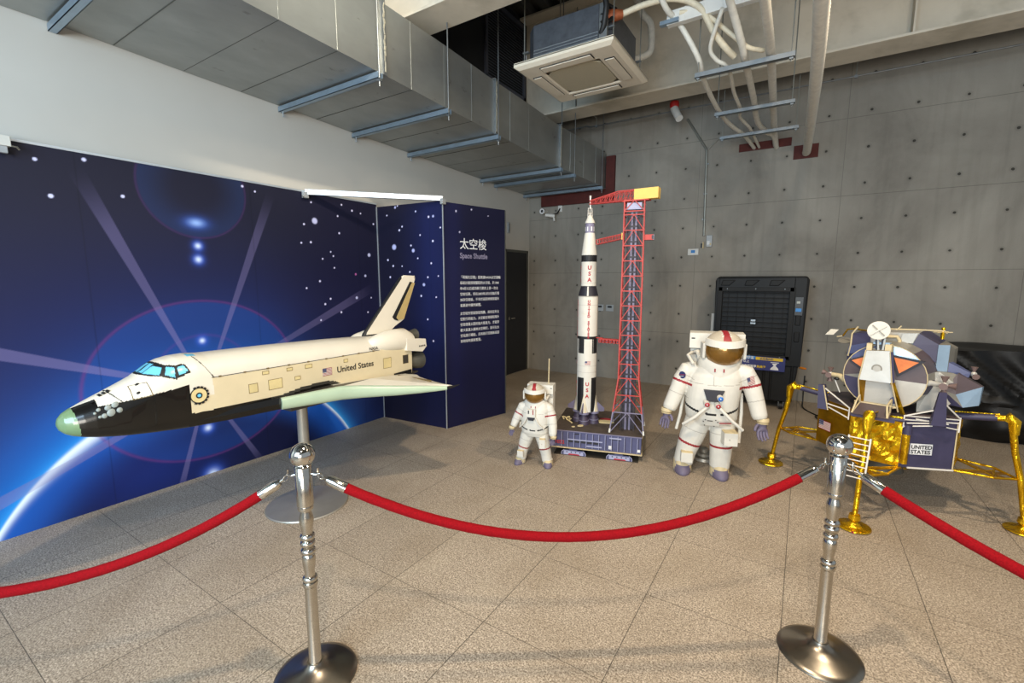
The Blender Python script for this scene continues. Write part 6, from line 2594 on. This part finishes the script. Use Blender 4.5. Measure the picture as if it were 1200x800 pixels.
oq = Vector((dq.y, -dq.x, 0))
Mq = MW[th.name] @ frame_m(Q0 + oq * .012 + dq * .035 + Vector((0, 0, ZB + .115)), dq, (0, 0, 1))
flag(ds, Mq, .115, .07)

# legs
for k in range(4):
    a = k * PI / 2      # 0: front (-y), 1: right(+x) ...
    M = Matrix.Rotation(a, 4, 'Z')
    w_ = .345 if k in (0,) else .38
    b = MB(M)
    # knee to foot
    b.tube([(0, -.625, .715), (0, -.66, .50), (0, -.70, .33), (0, -.735, .10), (0, -.742, .05)], [.020, .018, .0165, .015, .020], 'gold_foil', 14)
    b.tube([(0, -.60, .700), (0, -.615, .728), (0, -.640, .70), (0, -.645, .62)], [.026, .034, .030, .022], 'gold_foil', 12)
    b.tube([(0, -.55, .712), (0, -.62, .720)], .021, 'gold_foil', 12)
    leg = build('landing_leg', b, th, label='gold foil wrapped landing leg')
    b = MB(M).tube([(0, -w_ + .02, .680), (0, -.56, .712)], .022, 'lm_navy', 12)
    b.tube([(.02, -w_ + .02, .708), (.008, -.57, .735)], .005, 'gold_foil', 8)
    build('upper_strut', b, leg, label='navy upper strut')
    b = MB(M).lathe([(.02, .044), (.03, .034), (.045, .018), (.094, .015), (.096, .008), (.088, .002), (.06, 0)][::-1], 'gold_foil', (0, -.745, 0), 32)
    b.lathe([(.030, .09), (.034, .06), (.022, .045)][::-1], 'gold_foil', (0, -.742, 0), 16)
    if k == 0:
        b.bar((-.06, -.80, .010), (.02, -.842, .010), .006, .010, 'ink_red')
    build('footpad', b, leg)
    b = MB(M)
    # lower stabiliser frame: flat card with open triangle, gold edges
    zz = .345
    A, B_, C_ = Vector((-.15, -w_, zz)), Vector((.15, -w_, zz)), Vector((0, -.69, .335))
    E_, F_ = Vector((-.115, -w_ - .20, zz)), Vector((.115, -w_ - .20, zz))
    for p, q, rr in ((A, E_, .008), (E_, C_, .008), (B_, F_, .008), (F_, C_, .008), (A, C_.lerp(B_, .38), .006), (B_, C_.lerp(A, .38), .006), (E_, F_, .006)):
        b.tube([p, q], rr, 'gold_foil', 8)

    def strip(p, q, w0):
        d = (q - p).normalized()
        x = Vector((d.y, -d.x, 0)) * w0
        b.add([p - x, p + x, q + x, q - x, p - x + Vector((0, 0, -.004)), p + x + Vector((0, 0, -.004)), q + x + Vector((0, 0, -.004)), q - x + Vector((0, 0, -.004))],
              [(0, 1, 2, 3), (7, 6, 5, 4), (0, 4, 5, 1), (1, 5, 6, 2), (2, 6, 7, 3), (3, 7, 4, 0)], 'gold_dark')
    strip(A, F_ * .5 + C_ * .5, .016)
    strip(B_, E_ * .5 + C_ * .5, .016)
    strip(E_, C_, .012)
    strip(F_, C_, .012)
    build('stabiliser_frame', b, leg)

# ladder on the front leg
b = MB()
t0, t1 = Vector((0, -.672, .590)), Vector((0, -.745, .325))
xl, xr = -.085, .030
for x in (xl, xr):
    b.tube([t0 + Vector((x, 0, 0)), t1 + Vector((x, 0, 0))], .0055, 'strut_white', 8)
build('ladder', b, th)
lad = bpy.data.objects[-1] if False else None
for k in range(8):
    q = t0.lerp(t1, (k + .3) / 7.6)
    b = MB().tube([q + Vector((xl, 0, 0)), q + Vector((xr, 0, 0))], .0038, 'strut_white', 8)
    build('ladder_rung', b, th)

# porch platform with rails
b = MB()
hull([(-.125, -.505, .690), (.085, -.505, .690), (-.105, -.33, .742), (.075, -.33, .742), (-.125, -.505, .698), (.085, -.505, .698), (-.105, -.33, .750), (.075, -.33, .750)], 'lm_brown', b)
b.box((-.12, -.505, .678), (.115, -.49, .696), 'lm_navy')
b.tube([(-.11, -.49, .682), (.15, -.40, .682)], .011, 'lm_navy', 10)
po = build('porch', b, th)
for x in (-.115, .075):
    b = MB()
    for p, q in (((x, -.50, .70), (x + (.012 if x < 0 else -.012), -.46, .775)), ((x + (.012 if x < 0 else -.012), -.46, .775), (x * .92, -.35, .80)), ((x, -.42, .722), (x + .004, -.45, .775)), ((x * .92, -.35, .80), (x * .9, -.335, .745)), ((x, -.50, .70), (x * .9, -.335, .745))):
        b.tube([p, q], .0055, 'paper_cream', 8)
    build('porch_rail', b, po)

# ascent stage ---------------------------------------------------------
ZC_ = .935


def disc_pts(y, rx, rz, xc=.0, n=28, zc=ZC_):
    out = []
    for k in range(n):
        a = 2 * PI * k / n
        out.append((xc + rx * math.cos(a), y, zc + rz * math.sin(a)))
    return out


b = MB()
ring_f = disc_pts(-.27, .228, .222)
ring_b = disc_pts(-.10, .245, .240, .015)
ring_c = disc_pts(.08, .245, .240, .02)
n = 28


def bandcol(c):
    a = math.degrees(math.atan2(c.z - ZC_, c.x)) % 360
    if a < 18:
        return 'lm_grey' if c.y < -.1 else 'lm_navy'
    if a < 48:
        return 'lm_brown'
    if a < 95:
        return 'lm_grey'
    if a < 150:
        return 'lm_navy'
    if a < 200:
        return 'lm_brown'
    if a < 300:
        return 'lm_grey'
    if a < 335:
        return 'lm_silver'
    return 'lm_navy'


b.loft([ring_f, ring_b, ring_c], None, smooth=False, matf=bandcol, caps=False)
b.add(ring_c, [tuple(range(n))], 'lm_grey')
cab = build('crew_cabin', b, th)
# coloured front facets, each a wedge of the disc with slight relief
b = MB()


def onring(deg, s=1.0, y=-.27):
    a = R(deg)
    return Vector((.228 * s * math.cos(a), y, ZC_ + .222 * s * math.sin(a)))


def wedge(a0, a1, ctr, m, y=-.27):
    c = Vector((ctr[0], y - .012, ctr[1]))
    pts = [onring(a0 + (a1 - a0) * i / 8, 1, y) for i in range(9)]
    for i in range(8):
        b.add([c, pts[i], pts[i + 1]], [(0, 1, 2)], m)


cl, cr = (-.09, .97), (.045, .94)
b.add([onring(a) for a in range(0, 360, 12)], [tuple(range(30))], 'lm_grey')
wedge(-82, -4, (.055, .925), 'lm_silver')
b.add([Vector((.055, -.282, .925)), onring(-4), onring(10), onring(27)], [(0, 1, 2, 3)], 'lm_brown')
b.add([Vector((.055, -.282, .925)), onring(27), onring(36), Vector((.05, -.284, 1.055))], [(0, 1, 2, 3)], 'lm_brown')
wedge(34, 80, (.045, 1.075), 'lm_silver_blue')
wedge(80, 100, (.0, 1.05), 'lm_grey')
wedge(100, 150, (-.09, 1.02), 'lm_slate')
wedge(150, 185, (-.09, .95), 'lm_brown')
wedge(185, 240, (-.09, .90), 'lm_navy')
wedge(240, 278, (.0, .9), 'lm_silver')
build('front_facet', b, cab)
b = MB()
for i in range(30):
    a0, a1 = i * 12, i * 12 + 12
    b.tube([onring(a0, 1.005, -.272), onring(a1, 1.005, -.272)], .003, 'paper_cream', 6, caps=False)
build('rim', b, cab)
# triangular windows
for tri in (((.050, 1.080), (.178, 1.060), (.085, .975)), ((-.182, 1.030), (-.118, 1.060), (-.118, .985))):
    b = MB()
    cx_, cz_ = sum(p[0] for p in tri) / 3, sum(p[1] for p in tri) / 3
    big = [(cx_ + (p[0] - cx_) * 1.42, cz_ + (p[1] - cz_) * 1.42) for p in tri]
    b.prism(big, -.297, -.27, 'dark_card', 'xz')
    b.prism(list(tri), -.300, -.29, 'lm_orange', 'xz')
    build('cabin_window', b, cab, label='orange triangular window with dark frame')
# central column: upper hatch block and lower recess
b = MB()
hull([(-.095, -.345, 1.115), (.030, -.345, 1.125), (-.112, -.385, .915), (.066, -.385, .915), (-.085, -.26, 1.125), (.03, -.26, 1.13), (-.112, -.26, .915), (.066, -.26, .915)],
     lambda c, nn: 'lm_silver' if nn.y < -.6 else ('paper_cream' if nn.z < -.5 else 'lm_grey'), b)
col = build('docking_block', b, th)
b = MB().lathe([(.030, 0), (.030, .004), (.024, .004), (.022, .002)], 'lm_grey', (-.025, -.370, 1.0), 24, axis='y')
b.lathe([(.021, -.006), (.016, -.002)], 'lm_silver', (-.025, -.366, 1.0), 24, axis='y')
build('round_port', b, col)
b = MB()
b.quad([(-.085, -.325, .915), (.075, -.325, .915), (.095, -.325, .745), (-.085, -.325, .745)], 'lm_silver')
b.quad([(-.112, -.385, .915), (-.085, -.325, .915), (-.085, -.325, .745), (-.105, -.34, .745)], 'gold_dark')
b.quad([(.066, -.385, .915), (.075, -.325, .915), (.095, -.325, .745), (.092, -.34, .745)], 'lm_brown')
b.ball((.075, -.322, .79), (.022, .008, .026), 'lm_slate', 14, 8)
b.box((-.11, -.345, .742), (.10, -.322, .754), 'paper_cream')
build('hatch_recess', b, col)
b = MB()
b.bar((.068, -.388, .92), (.128, -.30, .70), .020, .014, 'gold_foil')
b.bar((.040, -.350, 1.12), (.072, -.388, .91), .012, .012, 'lm_navy')
b.bar((.034, -.352, 1.12), (.066, -.392, .91), .005, .006, 'paper_cream')
b.bar((-.098, -.350, 1.12), (-.116, -.390, .91), .005, .006, 'paper_cream')
b.bar((-.116, -.390, .91), (-.100, -.35, .72), .006, .006, 'paper_cream')
b.bar((.066, -.392, .91), (.108, -.35, .72), .006, .006, 'paper_cream')
build('column_edging', b, col)
# radar dish on its stand
b = MB()
b.box((-.10, -.33, 1.115), (-.07, -.27, 1.165), 'paper_cream')
b.box((.0, -.33, 1.115), (.035, -.27, 1.165), 'paper_cream')
b.box((-.10, -.30, 1.11), (.03, -.25, 1.13), 'lm_grey')
b.box((-.07, -.30, 1.16), (.02, -.24, 1.175), 'lm_silver_blue')
for x in (-.055, -.015):
    b.bar((x * .6 - .012, -.305, 1.12), (x, -.30, 1.22), .012, .014, 'dark_card')
    b.bar((x * .6 - .004, -.310, 1.12), (x + .008, -.305, 1.22), .005, .010, 'lm_silver')
rd = build('radar_stand', b, th)
b = MB(Matrix.Translation((-.045, -.31, 1.255)) @ Matrix.Rotation(R(-14), 4, 'X'))
b.lathe([(.062, -.012), (.060, -.010), (.035, .006), (.0, .012)], 'paper_white', (0, 0, 0), 32, axis='y')
b.lathe([(.0, .016), (.04, .010), (.064, -.010), (.062, -.012)], 'paper_white', (0, 0, 0), 32, axis='y')
b.bar((-.040, -.016, -.034), (.040, -.016, .034), .012, .010, 'paper_white')
b.bar((-.036, -.014, .034), (.036, -.014, -.034), .010, .008, 'lm_grey')
build('radar_dish', b, rd, label='cream round dish with crossed bars')
# midsection behind the cabin
b = MB()
hull([(-.26, -.06, 1.03), (-.235, -.06, 1.20), (-.11, -.08, 1.225), (.14, -.08, 1.235), (.245, -.06, 1.165), (.245, -.06, 1.03), (-.26, .32, 1.03), (-.235, .32, 1.20), (.14, .32, 1.235), (.25, .32, 1.16), (.25, .32, .75), (-.26, .32, .75), (-.25, -.06, .80), (.25, -.04, .80)],
     lambda c, nn: ('lm_navy' if c.x < -.12 else ('lm_silver' if c.x < .1 else 'lm_navy')) if nn.z > .15 or nn.y < -.3 else ('lm_navy' if nn.x < -.5 else 'lm_silver'), b)
mid = build('midsection', b, th)
b = MB()
b.quad([(-.235, -.068, 1.195), (-.125, -.098, 1.215), (-.12, -.1, 1.15), (-.25, -.075, 1.105)], 'lm_navy')
b.quad([(-.25, -.075, 1.105), (-.12, -.1, 1.15), (-.12, -.11, 1.09), (-.258, -.08, 1.04)], 'lm_slate')
b.quad([(.055, -.098, 1.225), (.135, -.098, 1.235), (.115, -.10, 1.165), (.045, -.10, 1.16)], 'lm_silver')
b.quad([(.14, -.09, 1.232), (.245, -.072, 1.165), (.245, -.072, 1.04), (.17, -.10, 1.08), (.115, -.10, 1.155)], 'lm_navy')
b.tube([(-.06, -.12, 1.20), (.03, -.12, 1.205), (.045, -.12, 1.18), (.045, -.12, 1.13)], .011, 'paper_cream', 10)
b.box((-.04, -.115, 1.13), (.035, -.10, 1.19), 'lm_grey')
b.tube([(-.25, -.08, 1.03), (-.24, -.075, 1.11), (-.238, -.075, 1.20), (-.205, -.075, 1.255)], .006, 'paper_cream', 8)
build('top_panel', b, mid)
# right hand equipment box and wedge
b = MB()
hull([(.245, -.08, 1.165), (.300, -.04, 1.165), (.320, .05, 1.13), (.245, -.08, .98), (.300, -.04, .99), (.32, .05, 1.0), (.25, .30, 1.16), (.32, .30, 1.12), (.32, .30, .95), (.245, .30, .95), (.245, -.07, .90), (.29, -.04, .92)],
     lambda c, nn: 'lm_silver_blue' if nn.y < -.3 else 'lm_grey', b)
build('equipment_bay', b, mid)
b = MB()
hull([(.295, -.03, 1.05), (.31, .04, 1.05), (.30, -.03, .94), (.41, -.0, .985), (.415, .04, .985), (.405, -.0, .955), (.31, .05, .94), (.41, .04, .955)], 'lm_slate', b)
build('outrigger', b, mid)
# aft tank on the right
b = MB()
tk0 = [(.20, -.20, .99), (.30, -.16, 1.0), (.36, -.10, .985), (.40, -.06, .90), (.385, -.08, .80), (.30, -.18, .72), (.19, -.22, .70), (.16, -.2, .85)]
hull([(.17, -.14, .96), (.27, -.13, .99), (.33, -.08, .985), (.375, -.06, .965), (.40, -.08, .87), (.335, -.10, .80), (.30, -.12, .72), (.18, -.16, .70), (.17, .15, .70), (.17, .15, .97), (.33, .15, .95), (.36, .12, .75)],
     lambda c, nn: 'lm_grey' if nn.z > .3 or c.x < .28 else ('lm_silver' if nn.z > -.4 else 'lm_brown'), b)
tk = build('fuel_tank', b, th)
b = MB()
hull([(.355, -.08, .985), (.30, -.13, .87), (.36, -.12, .85), (.475, -.02, .905), (.48, .04, .90), (.475, .0, .79), (.47, -.03, .78), (.40, -.10, .765), (.34, -.10, .77), (.34, .12, .93), (.34, .12, .75), (.36, .05, .98)],
     lambda c, nn: 'lm_brown' if nn.z > .2 else ('lm_silver_blue' if c.x > .40 and c.z > .8 and nn.y < .2 else 'lm_navy' if nn.z < -.2 else 'lm_grey'), b)
build('tank_cap', b, tk)


def quad_thruster(parent, c, nm='thruster_cluster', s=1.0, dirs=((0, 0, 1), (0, 0, -1), (1, 0, 0), (0, -1, 0))):
    b = MB().ball(c, (.022 * s, .020 * s, .024 * s), 'lm_silver', 12, 8)
    o = build(nm, b, parent)
    for d in dirs:
        d = Vector(d).normalized()
        p = Vector(c) + d * .016 * s
        b = MB().tube([p, p + d * .012 * s, p + d * .046 * s], [.008 * s, .010 * s, .024 * s], 'nozzle_brown', 14)
        build('nozzle', b, o)
    return o


q1 = quad_thruster(th, (.305, -.20, .915), s=.95)
b = MB().tube([(.18, -.22, .92), (.21, -.24, .915), (.24, -.225, .925), (.29, -.205, .915)], [.020, .026, .018, .016], 'lm_silver', 10)
build('thruster_boom', b, q1)
q2 = quad_thruster(th, (-.335, -.15, .885), s=.85, dirs=((0, 0, 1), (0, 0, -1), (-1, 0, .25), (0, -1, 0)))
b = MB().tube([(-.22, -.20, .86), (-.27, -.17, .885), (-.32, -.155, .885)], [.024, .018, .016], 'paper_cream', 10)
b.ball((-.285, -.185, .862), (.018, .01, .012), 'device_black', 10, 6)
build('thruster_boom', b, q2)
q3 = quad_thruster(th, (.425, .03, .975), s=.8, dirs=((0, 0, 1), (.3, -1, -.2)))

# pylons and white truss work on top of the descent stage
b = MB()
hull([(.296, -.325, .885), (.330, -.305, .885), (.275, -.335, .665), (.345, -.295, .665), (.290, -.30, .885), (.322, -.285, .885), (.26, -.29, .665), (.33, -.25, .665)], 'lm_navy', b)
build('plume_deflector', b, th, label='tall tapered navy pylon')
b = MB()
hull([(-.368, -.315, .825), (-.333, -.315, .825), (-.358, -.325, .645), (-.292, -.325, .645), (-.345, -.27, .825), (-.33, -.265, .825), (-.335, -.25, .645), (-.30, -.25, .645)], 'lm_navy', b)
b.bar((-.332, -.318, .825), (-.291, -.328, .645), .005, .006, 'paper_cream')
build('plume_deflector', b, th, label='tall tapered navy pylon')
b = MB()
for p, q in (((.145, -.355, .705), (.30, -.30, .77)), ((.145, -.355, .705), (.395, -.17, .695)), ((.145, -.355, .68), (.395, -.17, .672)), ((.145, -.36, .635), (.28, -.30, .655)), ((.345, -.23, .645), (.40, -.16, .625)),
             ((.145, -.36, .71), (.145, -.36, .625)), ((.40, -.165, .71), (.40, -.165, .61)), ((.33, -.27, .80), (.40, -.165, .70)), ((.20, -.33, .69), (.35, -.22, .665)), ((.16, -.36, .66), (.30, -.28, .672))):
    b = MB().bar(p, q, .007, .007, 'strut_white')
    build('truss_bar', b, th)
b = MB()
for p, q in (((-.325, -.30, .80), (-.155, -.36, .695)), ((-.30, -.31, .69), (-.16, -.36, .675)), ((-.295, -.305, .665), (-.155, -.362, .62)), ((-.155, -.36, .70), (-.155, -.362, .61)), ((-.36, -.20, .70), (-.355, -.24, .66)), ((-.30, -.17, .86), (-.26, -.17, .76))):
    b = MB().bar(p, q, .007, .007, 'strut_white')
    build('truss_bar', b, th)
# antennas
b = MB().tube([(-.12, -.05, 1.225), (-.20, 0, 1.225), (-.245, .05, 1.228), (-.30, .08, 1.215), (-.33, .10, 1.16)], .006, 'gold_foil', 8)
b.tube([(-.33, .10, 1.16), (-.37, .10, 1.15)], .004, 'paper_cream', 6)
an = build('side_antenna', b, th)
b = MB(Matrix.Translation((-.315, .10, 1.125)) @ Matrix.Rotation(R(25), 4, 'X'))
b.lathe([(.0, 0), (.045, -.004), (.045, .002), (.0, .006)], 'lm_grey', (0, 0, 0), 24)
build('antenna_disc', b, an)
b = MB(Matrix.Translation((-.405, .10, 1.185)) @ Matrix.Rotation(R(-15), 4, 'Y') @ Matrix.Rotation(R(40), 4, 'X'))
b.prism([(-.045, -.02), (.01, -.035), (.045, .015), (-.01, .035)], -.002, .002, 'paper_white', 'xy')
build('antenna_plate', b, an)
b = MB().tube([(-.02, -.05, 1.25), (.10, 0, 1.252), (.26, .05, 1.25)], .005, 'paper_cream', 6)
b.tube([(.02, -.1, 1.25), (.045, -.1, 1.28)], .004, 'paper_cream', 6)
b.tube([(.245, .1, 1.19), (.245, .1, 1.27)], .011, 'gold_foil', 8)
for a in (0, 60, 120):
    b.tube([(.245 - .05 * math.cos(R(a)), .1 - .05 * math.sin(R(a)), 1.235), (.245 + .05 * math.cos(R(a)), .1 + .05 * math.sin(R(a)), 1.24)], .003, 'paper_cream', 6)
build('top_antenna', b, th)
b = MB().lathe([(.14, .20), (.12, .26), (.07, .345)], 'engine_grey', n=28)
build('descent_engine', b, th)
